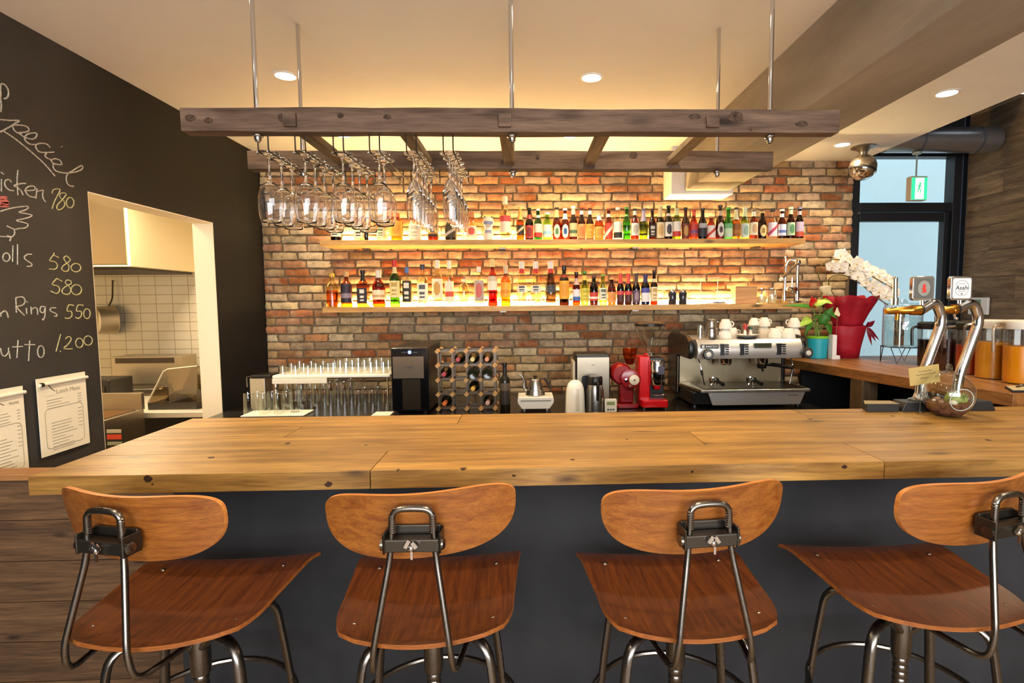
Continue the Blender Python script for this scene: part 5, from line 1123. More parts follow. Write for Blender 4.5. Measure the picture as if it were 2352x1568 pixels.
# beer taps on a black drip block
YB_ = 2.348; t = thing('drip_block', 'low black sloped drip block under the two beer taps', 'tray', (P(2165, 930, 2.34).x, 2.345, CT))
a, b = P(2058, 930, 2.34).x-t.location.x, P(2272, 930, 2.34).x-t.location.x
M = MB(); M.prism([(a, 0), (b, 0), (b-.022, .042), (a+.02, .042)], .085, 0, 'xz', -.042); M.build('block', flat('#1f2022', .45), t, bevel=.003)
def tap(label, pb, pts, med, face, emb, bz=.0425, arm=True):
    base = P(pb, 920, YB_); zb = CT+bz
    t = thing('beer_tap', label, 'beer tap', (base.x, YB_, zb), 0, 'two chrome beer taps'); q = lambda x, y: P(x, y, YB_)-t.location
    M = MB(); M.lathe([(0, 0), (.046, 0), (.048, .006), (.030, .012), (.024, .03), (.022, .034), (0, .034)], 26, sy=.8); M.build('base', CHROME, t)
    M = MB(); L = [(0, 0, .02)]+[q(*p) for p in pts]; M.tube(fillet(L, .085, 8), .0215, 18); M.build('column', CHROME, t)
    g = 1 if arm else .45; M = MB(); e = q(*pts[-1]); M.tube([e, e+Vector((-.045*g, 0, 0)), e+Vector((-.05*g, 0, 0)), e+Vector((-.12*g, 0, -.002)), e+Vector((-.16*g, 0, -.004))], [.0225, .0225, .018, .016, .012], 14); M.build('brass_body', BRASS, t)
    M = MB(); M.tube([e+Vector((.004, 0, 0)), e+Vector((-.006, 0, 0))], .0235, 16); M.build('ring', flat('#26221e', .3), t)
    if arm:
        h = q(2055, 700); M = MB(); M.tube([h, h+Vector((0, 0, .03)), h+Vector((0, 0, .032)), q(2056, 640)], [.014, .014, .0095, .0105], 14); M.ball(q(2056, 640), .011, 12, 6); M.build('handle', CHROME, t)
        M = MB(); M.tube(fillet([q(2062, 712), q(2060, 735)], .01), [.010, .007], 10); M.build('spout', BRASS, t)
    else:
        M = MB(); M.tube([q(2190, 712), q(2193, 728)], [.008, .006], 10); M.ball(q(2196, 731), .009, 10, 6); M.build('valve', CHROME, t)
    m0 = q(*med); M = MB(); M.tube([q(med[0], 705), q(med[0], 686)], [.010, .008], 12); M.build('medallion_stem', CHROME, t)
    M = MB(); M.M = Matrix.Translation(m0) @ Matrix.Rotation(-.10, 4, 'Z'); M.prism(rrect(.092, .106, .014, 5), .026, 0, 'xz', -.010); fr = M.build('medallion', CHROME, t, bevel=.003)
    M = MB(); M.M = Matrix.Translation(m0) @ Matrix.Rotation(-.10, 4, 'Z'); M.prism(rrect(.076, .088, .008, 4), .003, 0, 'xz', -.0125); M.build('face_plate', flat(face, .35), fr, smooth=False)
    R_ = Matrix.Translation(m0) @ Matrix.Rotation(-.10, 4, 'Z')
    return t, fr, R_
t, fr, R_ = tap('left beer tap with grey medallion and red mark, brass arm and long handle', 2112, [(2119, 862), (2165, 735), (2150, 690), (2115, 712)], (2118, 662), '#5a5a54', None)
M = MB(); M.M = R_; M.prism([(.026*math.cos(2*PI*k/24), .034*math.sin(2*PI*k/24)) for k in range(24)], .001, 0, 'xz', -.0138); M.build('oval', flat('#8a8a80', .4), fr, smooth=False)
M = MB(); M.M = R_; M.prism([(-.010, -.018), (.012, -.018), (.008, -.012), (.010, -.004), (.004, .000), (.008, .010), (.002, .020), (-.006, .014), (-.004, .004), (-.011, .000), (-.004, -.008)], .001, 0, 'xz', -.0150); M.build('red_mark', flat('#d8281c', .4), fr, smooth=False)
t, fr, R_ = tap('right beer tap with white lettered medallion, behind the glass terrarium', 2196, [(2203, 862), (2250, 735), (2236, 692), (2198, 710)], (2205, 662), '#e2e2e0', None, arm=False)
dk = flat('#23232a', .5)
c_ = text('Asahi', 'lettering', 0, 0, 0, .027, dk, fr, ext=.0004, align='CENTER', shear=.15, sx=.95); c_.location = R_ @ Vector((0, -.0132, .002)); c_.rotation_euler = (PI/2, 0, -.10)
M = MB(); M.M = R_; M.tube([(.026*math.cos(PI*k/12), -.013, .012+.022*math.sin(PI*k/12)) for k in range(13)], .0007, 4); M.tube([(.026*math.cos(PI*k/12), -.013, -.010-.022*math.sin(PI*k/12)) for k in range(13)], .0007, 4)
M.box(-.016, .016, -.0135, -.0128, -.014, -.0125); M.box(-.014, .014, -.0135, -.0128, .0195, .021); M.box(-.004, .004, -.0135, -.0128, -.027, -.022); M.build('emblem_lines', flat('#5a5a60', .5), fr, smooth=False)
# glass terrarium with moss
TY = 2.215; tz = CT+.094; t = thing('glass_terrarium', 'round glass terrarium with moss and pebbles on the bar counter', 'terrarium', (P(2177, 920, TY).x, TY, CT))
M = MB(); R0 = .096; n_ = 24; pr = [(max(R0*math.sin(PI*k/n_), 0), .094-R0*.985*math.cos(PI*k/n_)) for k in range(1, n_-1)]
M.lathe([(0, .0005), (.03, .001)]+pr[2:]+[(.010, .192), (.010, .205)], 36); M.build('globe', glass('terrarium_glass', '#f6faf6', 1.5, .01, 1.5, .01), t)
M = MB(); M.lathe([(.0105, .200), (.013, .204), (.010, .214), (.006, .222), (0, .224)], 14); M.build('top_knob', glass('terrarium_glass', '#f6faf6', 1.5, .01, 1.5, .01), t)
od = Vector((-.11, -.95, -.12)).normalized(); c0 = Vector((0, 0, .094)); q1 = od.cross(Vector((0, 0, 1))).normalized(); q2 = q1.cross(od)
M = MB(); M.tube([c0+od*R0*.90+(q1*math.cos(2*PI*k/32)+q2*math.sin(2*PI*k/32))*R0*.47 for k in range(32)], .0017, 8, closed=True); M.build('opening_rim', flat('#b4bdb8', .12), t)  # real rim, its pale opaque colour stands for the highlight on the glass edge
M = MB(); M.lathe([(0, .004), (.05, .008), (.074, .030), (.084, .058), (.05, .064), (0, .066)], 26); M.build('bark_soil', mottled('bark_soil', '#3a1c12', '#8a5a3c', 60, .9, .8), t)
rg = random.Random(3)
M = MB(); M.ball((.012, -.02, .075), .036, 20, 12, sz=.75); M.ball((.045, -.012, .070), .026, 16, 10, sz=.8); M.v = [tuple(Vector(v)+Vector((rg.uniform(-.003, .003),)*3)) for v in M.v]
for k in range(60):
    a = rg.uniform(0, 6.28); p = Vector((.025+.03*math.cos(a), -.018+.022*math.sin(a), .085)); leaf(M, p, p+Vector((.014*math.cos(a), .014*math.sin(a), rg.uniform(.0, .018))), .0016, .2, n=3)
M.build('moss', mottled('moss_green', '#5a6a2c', '#a9b264', 40, .9, .5), t)
for k in range(7):
    M = MB(); a = k*.9; M.ball((.048*math.cos(a)-.01, .045*math.sin(a)-.01, .066), .008+.004*(k % 3), 10, 7, sz=.7); M.build('pebble', flat('#c9c0ae' if k % 2 else '#8a6450', .6), t)
t = thing('kraft_card', 'kraft paper card with handwriting propped before the left beer tap', 'card', P(2123, 861, 2.29)); kl = t.location
M = MB(); r3 = Matrix.Rotation(-.14, 3, 'Y'); M.bar((0, 0, 0), .135, .0016, .078, r3); M.build('card', flat('#b39a5e', .8), t, smooth=False)
for k, (w_, dz) in enumerate(((.06, .018), (.085, .004), (.05, -.012))):
    M = MB(); n_ = 22; pts = [r3 @ Vector((-w_/2+w_*i/n_+.006, -.0014, dz+.0035*math.sin(i*2.1+k)*math.cos(i*.9))) for i in range(n_+1)]; M.tube(pts, .0008, 4); M.build('handwriting', flat('#4a3c22', .7), t)
M = MB(); M.tube([(-.004, .002, -.02), (-.004, .012, -.10), (-.004, .012, CT+.0005-kl.z)], .0016, 6); M.lathe([(0, 0), (.014, 0), (.014, .003), (0, .004)], 14, (-.004, .012, CT+.0005-kl.z)); M.build('holder', flat('#6a6458', .4, .8), t)
t = thing('kraft_leaflets', 'kraft leaflet lying on a black holder left of the beer taps', 'leaflet', (P(2020, 925, 2.34).x, 2.34, CT))
M = MB(); M.prism([(-.075, -.03), (.066, -.035), (.070, .03), (-.05, .04)], .036, 0, 'xy', 0); M.build('holder', flat('#1d1c1a', .5), t, smooth=False, bevel=.002)
M = MB(); M.prism([(-.085, -.028), (.062, -.040), (.070, .03), (-.045, .042)], .002, 0, 'xy', .0365); M.build('leaflet', flat('#8c7a58', .8), t, smooth=False)
t = thing('menu_clipboard', 'kraft menu board with dark clip lying at the near end of the side counter', 'clipboard', (P(2345, 915, 2.52).x, 2.52, SC))
M = MB(); M.prism([(-.10, -.06), (.12, -.08), (.15, .06), (-.02, .07)], .010, 0, 'xy', .0005); M.build('board', flat('#1c1712', .6), t, smooth=False)
M = MB(); M.prism([(-.095, -.055), (.118, -.075), (.145, .055), (-.02, .064)], .002, 0, 'xy', .011); M.build('menu_sheet', flat('#b5a27a', .8), t, smooth=False)
M = MB(); M.bar((.02, .03, .016), .07, .012, .006, Matrix.Rotation(.5, 3, 'Z')); M.build('clip', flat('#2c2822', .3, .8), t, smooth=False, bevel=.002)
# ---------------------------------------------------------------- ceiling and wall things at the right
YX = 4.10; t = thing('exit_sign', 'green lit emergency exit sign hanging before the glass door', 'sign', P(2112, 404, YX)); lx = t.location; z1_ = P(2112, 460, YX).z-lx.z
M = MB(); M.box(-.064, .066, 0, .055, z1_, 0); M.build('housing', flat('#b5ab9a', .5), t, bevel=.006)
M = MB(); M.box(-.058, .062, -.002, -.0004, z1_+.006, -.012); M.build('lit_panel', flat('#2fd884', .4, emit=1.1), t, smooth=False)
M = MB(); M.box(-.030, .036, -.0035, -.0022, z1_+.010, -.016); M.build('door_symbol', flat('#f4fff6', .4, emit=1.5), t, smooth=False)
M = MB(); zc = z1_/2; M.ball((.006, -.004, zc+.035), .008, 10, 6, sy=.3); M.tube([(.004, -.0042, zc+.026), (-.004, -.0042, zc)], .006, 6); M.tube([(.004, -.0042, zc+.022), (.020, -.0042, zc+.010), (.018, -.0042, zc-.002)], .003, 6); M.tube([(.002, -.0042, zc+.022), (-.014, -.0042, zc+.012)], .003, 6)
M.tube([(-.004, -.0042, zc), (.012, -.0042, zc-.014), (.006, -.0042, zc-.036)], .004, 6); M.tube([(-.004, -.0042, zc), (-.010, -.0042, zc-.022), (-.022, -.0042, zc-.028)], .004, 6); M.build('running_figure', flat('#25b870', .4, emit=.6), t)
M = MB(); DUZ = 2.775; M.tube([(-.006, .028, 0), (-.006, .028, DUZ-.095-lx.z)], .006, 8); M.lathe([(0, DUZ-.112-lx.z), (.03, DUZ-.110-lx.z), (.034, DUZ-.096-lx.z), (0, DUZ-.096-lx.z)], 16, (-.006, .028, 0)); M.build('hanger', flat('#8c938e', .4), t)
t = thing('air_duct', 'round grey metal duct running above the glass door', 'duct', (3.1, YX+.04, DUZ)); M = MB(); M.tube([(-.36, 0, 0), (.50, 0, 0)], .095, 28); M.build('duct', flat('#b0b0b4', .30, .9), t)
for xx in (-.1, .35): M = MB(); M.tube([(xx-.012, 0, 0), (xx+.012, 0, 0)], .098, 28); o = M.build('clamp_band', flat('#7a7a80', .4, .8), t); 
M = MB(); M.tube([(-.1, 0, .09), (-.1, 0, 3.1-DUZ)], .004, 6); M.build('hanger_rod', GUN, t)
t = thing('tube_light', 'slim tube light under the dark ceiling at upper right', 'light', (3.30, 3.84, 3.02)); M = MB(); M.box(-.02, .30, -.03, .03, .02, .08); M.build('housing', flat('#c9ccd0', .4), t, bevel=.004)
M = MB(); M.tube([(-.01, 0, 0), (.29, 0, 0)], .014, 12); M.build('tube', flat('#e6f2ff', .4, emit=1.6), t)
by = 3.98; t = thing('ball_fixture', 'chrome ball shaped fixture hanging from the white ceiling strip', 'ceiling fixture', (P(1983, 350, by).x, by, STRIP_Z)); zc = P(1983, 384, by).z-STRIP_Z
M = MB(); M.lathe([(0, -.0005), (.082, -.0005), (.084, -.008), (.045, -.02), (.028, -.04), (.028, zc+.08), (0, zc+.08)], 26); M.build('mount', flat('#8a7f70', .3, .8), t)
M = MB(); M.ball((0, 0, zc), .092, 32, 20); M.build('ball', flat('#b5a68c', .22, .9), t)
M = MB(); M.M = Matrix.Translation((0, 0, zc)) @ Matrix.Rotation(.25, 4, 'Y'); M.lathe([(.0935, -.026), (.0945, -.020), (.0945, -.014), (.0935, -.010)], 32); M.build('slot_ring', flat('#2a241e', .3), t)
M = MB(); M.M = Matrix.Translation((0, 0, zc)) @ Matrix.Rotation(.25, 4, 'Y'); M.lathe([(0, -.0945), (.03, -.0905), (.055, -.077), (.075, -.058), (.088, -.036), (.0905, -.026)], 32); M.build('lower_cap', CHROME, t)
ya, yb = atx(2276, 700, XR).y, atx(2232, 700, XR).y; za, zb = atx(2250, 683, XR).z, atx(2250, 722, XR).z
t = thing('thermostat', 'white wall thermostat with green display on the board clad wall', 'thermostat', (XR-.009, (ya+yb)/2, zb)); h_ = za-zb; w_ = abs(yb-ya)
M = MB(); M.box(-.022, 0, -w_/2, w_/2, 0, h_); M.build('case', flat('#dcd8d0', .5), t, bevel=.004)
M = MB(); M.box(-.024, -.0222, -w_*.18, w_*.32, h_*.55, h_*.88); M.build('display', flat('#6f8a78', .3), t, smooth=False)
M = MB(); M.box(-.024, -.0222, -w_*.3, w_*.3, h_*.12, h_*.16); M.build('button_row', flat('#b5b0a6', .5), t, smooth=False)
M = MB(); M.box(XR-.11, XR-.009, 2.45, 4.30, 1.372, 1.392); struct(M.build('trim_5', wood('wall_ledge_pine', '#9a6a3c', '#c89a60', 'y', 1, .5), smooth=False))
# ---------------------------------------------------------------- chalk writing and menus on the black wall
CX_ = XL+.0008
def wall_pt(x, y): return atx(x, y, CX_)
A = lambda L: [(x/5.225, 150+y/5.225) for x, y in L]
B = lambda L: [(x/5.225, 380+y/5.225) for x, y in L]
Cc = lambda L: [(x/3.733, 660+y/3.733) for x, y in L]
def loop(cx, cy, rx, ry): return [(cx+rx*math.cos(2*PI*k/14-1), cy+ry*math.sin(2*PI*k/14-1)) for k in range(15)]
def smooth_(L, n=3):
    o = []
    for i in range(len(L)-1):
        p0, p1, p2, p3 = L[max(i-1, 0)], L[i], L[i+1], L[min(i+2, len(L)-1)]
        for k in range(n):
            t = k/n; o.append(tuple(.5*((2*p1[a])+(-p0[a]+p2[a])*t+(2*p0[a]-5*p1[a]+4*p2[a]-p3[a])*t*t+(-p0[a]+3*p1[a]-3*p2[a]+p3[a])*t**3) for a in (0, 1)))
    return o+[L[-1]]
G1 = [A(s) for s in [[(20, 220), (60, 235), (95, 290), (100, 350), (80, 390), (45, 400)], [(20, 220), (5, 250), (8, 330), (5, 400), (15, 470), (8, 560)], [(-60, 640), (0, 650), (120, 660), (230, 662), (190, 690), (120, 735), (0, 800)],
  [(150, 720), (165, 770), (210, 810), (260, 820)], [(150, 720), (220, 715), (310, 730), (345, 765), (330, 795), (260, 805), (225, 810), (290, 860), (380, 885), (430, 860), (440, 820), (400, 810), (330, 825), (295, 865), (310, 910), (360, 945), (420, 950)],
  [(600, 985), (560, 945), (490, 935), (435, 950), (430, 985), (460, 1030), (520, 1045), (650, 1040)], [(560, 1050), (540, 1080), (560, 1110), (620, 1135)], [(738, 970), (742, 982)],
  [(745, 1190), (720, 1140), (660, 1120), (615, 1140), (640, 1175), (700, 1190), (745, 1190)], [(640, 1180), (640, 1230), (680, 1270), (760, 1290), (830, 1290), (920, 1275), (985, 1245), (990, 1210), (960, 1210), (870, 1265), (815, 1300), (795, 1350), (805, 1410), (840, 1445), (885, 1450)],
  [(40, 790), (150, 860), (280, 960), (410, 1070), (540, 1190), (660, 1330)]]]
G2 = [B(s) for s in [[(18, 165), (15, 310)], [(10, 80), (45, 105)], [(135, 200), (110, 170), (70, 175), (55, 215), (75, 265), (120, 298), (165, 300)], [(215, 55), (205, 180), (215, 355)], [(310, 215), (260, 215), (165, 240), (200, 260), (250, 300), (275, 355)],
  [(290, 300), (360, 300), (415, 290), (415, 255), (370, 245), (320, 265), (305, 305), (340, 360), (400, 380), (430, 375)], [(445, 275), (430, 395)], [(435, 310), (490, 300), (520, 300), (510, 350), (520, 400), (548, 438)],
  [(0, 550), (120, 515), (240, 495), (340, 490), (310, 530), (220, 560), (300, 575), (385, 598), (320, 630), (190, 660), (270, 680), (335, 705), (310, 745), (230, 755), (170, 765), (80, 725)], [(170, 765), (175, 820), (140, 855), (85, 840)], [(0, 850), (100, 855), (130, 865), (115, 905)],
  loop(75, 1100, 42, 50), [(155, 960), (150, 1155)], [(210, 945), (210, 1190)], [(380, 1065), (330, 1065), (290, 1100), (320, 1140), (375, 1175), (375, 1205), (320, 1210)]]]
G3 = [B(s) for s in [[(625, 335), (640, 290), (720, 285), (690, 360), (650, 440), (625, 520)], [(795, 350), (780, 330), (725, 335), (720, 380), (770, 430), (770, 490), (720, 530), (685, 520), (690, 470), (740, 420), (795, 350)], loop(840, 445, 45, 62),
  [(640, 1075), (705, 1105)], [(650, 1045), (640, 1075), (595, 1140), (660, 1155), (690, 1200), (660, 1245), (590, 1240)], [(845, 1130), (800, 1085), (765, 1110), (790, 1160), (825, 1200), (820, 1255), (780, 1270), (740, 1245), (760, 1200), (820, 1160), (845, 1130)], loop(910, 1225, 58, 50),
  [(680, 1355), (745, 1390)], [(680, 1355), (625, 1425), (690, 1445), (715, 1490), (680, 1535), (605, 1505)], [(855, 1420), (850, 1385), (800, 1375), (785, 1410), (830, 1450), (850, 1500), (820, 1545), (760, 1535), (745, 1495), (790, 1450), (855, 1420)], loop(915, 1490, 62, 60)]]
G2 += [Cc(s) for s in [[(5, 215), (8, 250)], [(8, 222), (40, 200), (60, 220), (70, 260)], [(135, 85), (138, 150), (140, 215)], [(130, 90), (190, 80), (215, 115), (195, 150), (145, 170), (210, 240)], [(225, 175), (230, 225)], [(231, 120), (234, 128)], [(265, 165), (270, 230)], [(268, 190), (300, 170), (320, 190), (322, 235)],
  [(385, 165), (350, 165), (345, 205), (375, 215), (388, 165)], [(388, 165), (385, 240), (370, 280), (363, 265)], [(480, 175), (440, 175), (430, 200), (480, 225), (485, 245), (465, 245)],
  [(5, 520), (15, 570), (40, 590), (70, 560), (75, 515)], [(72, 520), (88, 610)], [(155, 450), (145, 605)], [(105, 510), (195, 505)], [(255, 455), (245, 630)], [(210, 490), (300, 490)], loop(350, 550, 28, 50)]]
G3 += [Cc(s) for s in [[(632, 155), (590, 150), (575, 200), (610, 205), (615, 245), (585, 265), (555, 260)], [(715, 155), (670, 150), (655, 200), (695, 205), (695, 245), (670, 265), (645, 255)], loop(745, 225, 28, 42),
  [(520, 400), (480, 550)], [(515, 545), (519, 551)], [(560, 440), (590, 420), (610, 445), (580, 490), (545, 525), (620, 525)], loop(680, 475, 32, 40), loop(755, 455, 36, 40)]]
G4 = [B(s) for s in [[(0, 385), (40, 378), (75, 382), (50, 398), (0, 400)], [(0, 412), (60, 415), (100, 432), (50, 438), (0, 430)], [(0, 450), (60, 446), (102, 455), (40, 462), (0, 466)], [(0, 478), (60, 474), (100, 488), (40, 490), (0, 486)]]]
def chalk(label, strokes, mt, r=.0026):
    pts0 = wall_pt(*strokes[0][0]); t = thing('chalk_writing', label, 'chalk writing', (XL, pts0.y, pts0.z), 0, 'chalk marks on the black wall')
    M = MB(); M.M = Matrix.Translation(-t.location)
    for s in strokes:
        s = smooth_(s) if len(s) > 2 else s
        k = Matrix.Translation(-t.location); off = len(M.v); M.tube([wall_pt(*p) for p in s], r, 6)
    M.v = [(min(v[0], .0024), v[1], v[2]) for v in M.v]
    M.build('strokes', mt, t); return t
WC = mottled('white_chalk', '#8a8478', '#cfc7b6', 120, .95, 0); YC_ = mottled('yellow_chalk', '#8f8660', '#cfc48c', 120, .95, 0)
chalk('curly white chalk heading with underline, highest on the black wall', G1, WC, .0030)
for nm_, q0, q1 in (('white chalk dish name ending in icken, above the drawn hand', 0, 8), ('white chalk drawing of a zigzag hand below icken', 8, 11), ('white chalk dish name ending in olls', 11, 15), ('white chalk dish name reading n Rings', 15, 26), ('white chalk dish name ending in utto', 26, 99)):
    chalk(nm_, G2[q0:q1], WC)
for nm_, q0, q1 in (('pale yellow chalk price 780', 0, 3), ('pale yellow chalk price 580 beside olls', 3, 7), ('pale yellow chalk price 580, the lower of the two', 7, 11), ('pale yellow chalk price 550 beside Rings', 11, 14), ('pale yellow chalk price 1.200 beside the doorway edge', 14, 99)):
    chalk(nm_, G3[q0:q1], YC_)
chalk('small pink chalk fingers at the left picture edge', G4, flat('#c86a62', .9), .004)
# menus hung on hooks
def menu(label, tl, tr, br, bl, title=None):
    a, b, c, d = [atx(*p, XL+.014) for p in (tl, tr, br, bl)]
    t = thing('menu_sheet', label, 'menu', (XL, (a.y+b.y)/2, c.z), 0, 'paper menus on the black wall'); o_ = t.location
    y0, y1 = (a.y+d.y)/2-o_.y, (b.y+c.y)/2-o_.y; z1, z0 = (a.z+b.z)/2-o_.z, (c.z+d.z)/2-o_.z; w, h = y1-y0, z1-z0
    pap = flat('#efe3c8', .8); ink = flat('#9a9078', .8)
    M = MB(); M.box(.009, .012, y0, y1, z0, z1); M.build('paper', pap, t, smooth=False)
    M = MB(); M.tube([(.016, y0+.01, z1-.028), (.016, y1+.004, z1-.026)], .0075, 10); M.build('hanger_bar', flat('#e9e0cc', .4), t)
    M = MB(); M.tube([(.018, y0+.012, z1-.027), (.018, y0+.022, z1-.027)], .0095, 10); M.tube(fillet([(.025, y0+.04, z1-.03), (.030, y0+.05, z1-.05), (.022, y0+.075, z1-.062)], .02), .0016, 6); M.build('hook', BLACK, t)
    def line(yc, z, ww, hh=.0022):
        M.box(.0121, .0127, y0+w*yc, y0+w*yc+w*ww, z, z+hh)
    M = MB(); rg = random.Random(len(label))
    for k in range(4): line(.16, z1-.10-.012*k, rg.uniform(.2, .5)); line(.80, z1-.095-.012*k, .08)
    for k in range(10): line(.22, z1-.20-.013*k, rg.uniform(.25, .55))
    for k in range(6): line(.78, z1-.16-.016*k, .09)
    M.build('printed_lines', ink, t, smooth=False)
    M = MB(); bb = rrect(w*.78, h*.52, .02, 4, (y0+y1)/2, z0+h*.34); M.tube([(.0124, y, z) for y, z in bb], .0011, 5, closed=True); M.build('printed_frame', ink, t)
    if title: c_ = text(title, 'heading', 0, 0, 0, .026, ink, t, rot=(PI/2, 0, PI/2), ext=.0003); c_.location = (.0124, y0+w*.36, z1-.068)
    else: M = MB(); M.tube([(.0124, y0+w*(.62+.012*i), z1-.062+.006*math.sin(i*1.9)) for i in range(22)], .001, 4); M.build('heading', ink, t)
    return t
menu('white paper menu with printed frame, hung beside the doorway edge', (80, 872), (193, 853), (211, 1016), (102, 1049), 'Lunch Menu')
menu('white paper menu at the left picture edge, cut off by the gate ledge', (-48, 905), (49, 884), (72, 1075), (-20, 1125))
# ---------------------------------------------------------------- kitchen seen through the doorway
def K(px, py, Y): return aty(px, py, Y)
SS = flat('#a89a84', .30, .85); KC = flat('#e6d3a8', .35)
t = thing('range_hood', 'large cream range hood with mirror front in the kitchen', 'range hood', (-3.5, 4.65, 1.84))
x1 = K(297, 560, 4.2).x; x1b = K(440, 560, 5.09).x; hz = K(297, 612, 4.2).z-1.84
M = wmb(t); M.box(-4.25, x1, 4.2, 5.09, 1.84+hz, 2.64); M.build('hood_body', KC, t, smooth=False, bevel=.004)
M = wmb(t); M.box(-4.22, x1-.02, 4.192, 4.198, 1.84+hz+.02, 2.62); M.build('mirror_front', flat('#cdb894', .08, .95), t, smooth=False)
M = wmb(t); M.box(-4.2, x1-.05, 4.25, 5.04, 1.84+hz-.02, 1.84+hz-.001); M.build('grease_filter', flat('#3a332a', .5), t, smooth=False)
# pan hanging on the tiles
pc = K(250, 735, 5.0); t = thing('saucepan', 'steel saucepan hanging by its handle on white kitchen tiles', 'pan', (pc.x, 5.09, pc.z))
M = MB(); M.M = Matrix.Rotation(-.6, 4, 'Z') @ Matrix.Translation((0, -.01, 0)) @ Matrix.Rotation(PI/2, 4, 'X'); M.lathe([(0, .155), (.11, .155), (.122, .145), (.130, .012), (.134, .010), (.126, .012), (.118, .14), (0, .148)], 28); M.build('pan_body', flat('#d2c8b4', .35, .8), t)
M = MB(); M.tube(fillet([(-.02, -.05, .13), (.0, -.03, .19), (.005, -.02, .36)], .05), .008, 8, flat_=.6); hd = M.build('handle', flat('#4a3e30', .4, .7), t)
M = MB(); M.tube([(.005, -.03, .352), (.005, 0, .352)], .005, 8); M.build('hook', GUN, t)
# steel bench with fryer, slicer case and small oven
bz_ = .80; t = thing('kitchen_bench', 'steel kitchen bench seen through the doorway', 'bench', (-3.0, 4.4, 0))
M = wmb(t); M.box(-4.3, XL-.16, 3.95, 4.95, bz_-.04, bz_); M.build('worktop', flat('#d8cbb4', .3, .5), t, smooth=False, bevel=.003)
for x in (-4.2, XL-.22):
    for y in (4.0, 4.9): M = wmb(t); M.box(x-.02, x+.02, y-.02, y+.02, 0, bz_-.04); M.build('leg', SS, t, smooth=False)
M = wmb(t); M.box(-4.2, XL-.22, 4.0, 4.9, .2, .23); M.build('lower_shelf', SS, t, smooth=False)
M = wmb(t); M.box(-4.2, XL-.22, 4.86, 4.88, .23, bz_-.04); M.build('dark_panel', flat('#2c2620', .6), t, smooth=False)  # dark sheet added to stand for the shade under the bench
a, b, c = K(264, 818, 4.75), K(424, 818, 4.75), K(340, 940, 4.75)
t = thing('grill_oven', 'steel countertop grill with slotted top standing on the kitchen bench', 'oven', ((a.x+b.x)/2, 4.78, bz_)); h_ = a.z-bz_
M = wmb(t); M.box(a.x, b.x, 4.70, 4.92, bz_, bz_+h_); M.build('body', SS, t, smooth=False, bevel=.005)
M = wmb(t); M.box(a.x+.04, b.x-.06, 4.694, 4.699, bz_+h_-.055, bz_+h_-.012); M.build('top_slot', flat('#3d3126', .4, .5), t, smooth=False)
M = wmb(t); zz = K(330, 890, 4.7).z; M.tube(fillet([(a.x+.10, 4.70, zz), (a.x+.10, 4.66, zz), (b.x-.15, 4.66, zz), (b.x-.15, 4.70, zz)], .02), .011, 8); M.build('handle', CHROME, t)
M = wmb(t); M.box(a.x+.06, b.x-.08, 4.695, 4.699, max(zz-.07, bz_+.01), zz+.035); M.build('door', flat('#8f8270', .25, .9), t, smooth=False)
t = thing('display_case', 'clear curved plastic hood over a steel slicer on the bench', 'case', (K(410, 900, 4.15).x, 4.15, bz_))
q = [K(x, y, 4.12) for x, y in ((355, 945), (372, 890), (390, 850), (400, 845), (466, 838), (466, 948))]; q = [(p.x, max(p.z, bz_+.05)) for p in q]
M = wmb(t); n_ = len(q); vs = [(x, 4.05, z) for x, z in q]+[(x, 4.40, z) for x, z in q]; M.add(vs, [(i, i+1, n_+i+1, n_+i) for i in range(n_-2)]+[tuple(range(n_)), tuple(n_+i for i in reversed(range(n_)))])
M.build('hood', glass('smoky_plastic', '#cfc0a6', 1.3, .06, 1.5, .10), t, angle=20)
M = wmb(t); M.tube([(q[0][0], 4.05, q[0][1]), (q[2][0], 4.05, q[2][1]), (q[3][0], 4.05, q[3][1]), (q[4][0], 4.05, q[4][1])], .006, 8); M.build('edge_trim', flat('#cfc2a8', .3, .4), t)
M = wmb(t); M.box(q[0][0], q[-1][0], 4.05, 4.40, bz_, bz_+.05); M.build('base', flat('#2a241d', .4), t, smooth=False, bevel=.003)
M = wmb(t); x_ = q[0][0]; M.prism([(x_+.06, bz_+.05), (x_+.16, bz_+.13), (x_+.24, bz_+.10), (x_+.3, bz_+.05)], .2, 0, 'xz', 4.12); M.build('slicer', flat('#1c1a18', .3), t, bevel=.005)
a, b = K(226, 885, 4.3), K(264, 885, 4.3)
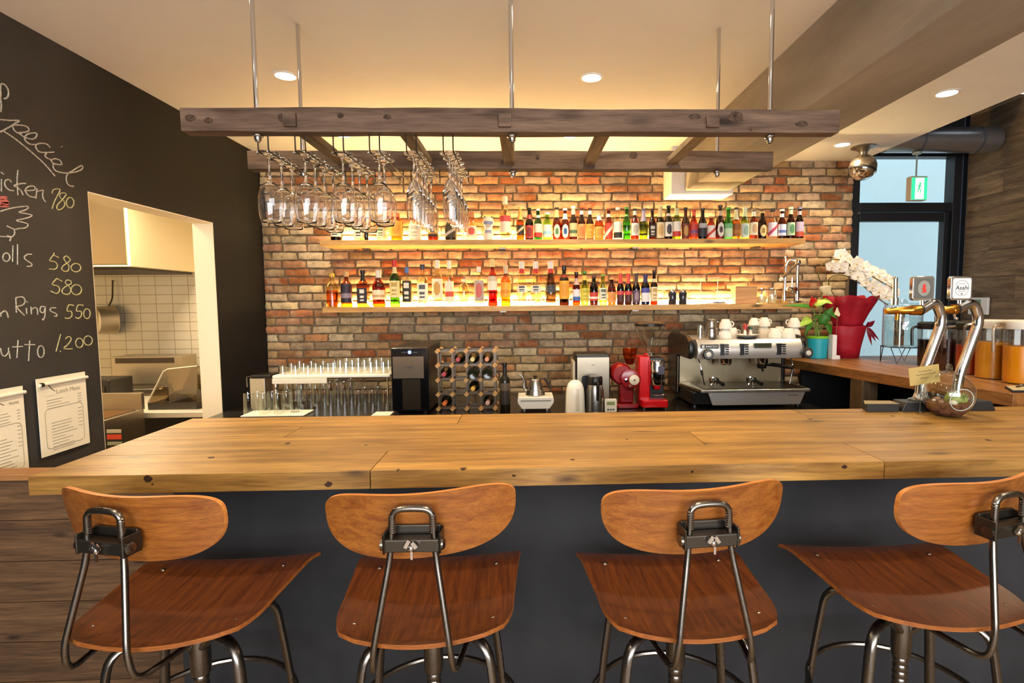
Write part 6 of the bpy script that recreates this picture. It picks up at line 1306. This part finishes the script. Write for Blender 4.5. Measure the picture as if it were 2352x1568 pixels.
t = thing('toaster_oven', 'small black box oven at the doorway edge in the kitchen', 'oven', ((a.x+b.x)/2-.08, 4.35, bz_))
M = wmb(t); M.box(a.x-.2, b.x, 4.24, 4.5, bz_+.012, max(a.z, bz_+.2)); M.build('body', flat('#15120f', .35), t, bevel=.01)
M = wmb(t); M.box(a.x-.15, b.x-.03, 4.233, 4.239, bz_+.05, bz_+.15); M.build('window', flat('#2c241c', .1), t, smooth=False)
for xx in (a.x-.16, b.x-.04): M = wmb(t); M.lathe([(0, 0), (.012, 0), (.012, .013), (0, .013)], 8, (xx, 4.37, bz_)); M.build('foot', BLACK, t)
a, b = K(215, 965, 3.75), K(292, 965, 3.75)
t = thing('deep_fryer', 'steel deep fryer cabinet with red and white stickers in the kitchen', 'fryer', ((a.x+b.x)/2, 3.72, 0)); fz_ = K(250, 962, 3.6).z
M = wmb(t); M.box(a.x-.12, b.x, 3.52, 3.92, .06, fz_); M.build('cabinet', SS, t, smooth=False, bevel=.005)
M = wmb(t); M.box(a.x-.10, b.x-.03, 3.56, 3.88, fz_+.0005, fz_+.004); M.build('oil_well', flat('#4a2e16', .15), t, smooth=False)
M = wmb(t); M.box(a.x-.12, b.x, 3.90, 3.93, fz_, fz_+.12); M.build('splash_back', SS, t, smooth=False, bevel=.003)
xs0, xs1 = K(247, 1005, 3.52).x, K(280, 1005, 3.52).x
for z_, nm, cc, w_ in ((1003, 'red_sticker', '#e0482c', .030), (990, 'white_sticker', '#cfc6b4', .022), (1018, 'green_sticker', '#9fa890', .02)):
    M = wmb(t); zz = K(262, z_, 3.52).z; M.box(xs0, xs1, 3.516, 3.519, zz-w_/2, zz+w_/2); M.build(nm, flat(cc, .5), t, smooth=False)
M = wmb(t); zz = K(262, 975, 3.52).z; M.box(a.x-.06, b.x-.04, 3.512, 3.519, zz-.012, zz+.012); M.build('control_slot', flat('#2a241d', .4), t, smooth=False)
for xx in (a.x-.08, b.x-.04):
    for yy in (3.56, 3.88): M = wmb(t); M.lathe([(0, 0), (.02, 0), (.02, .06), (0, .06)], 10, (xx, yy, 0)); M.build('leg', GUN, t)
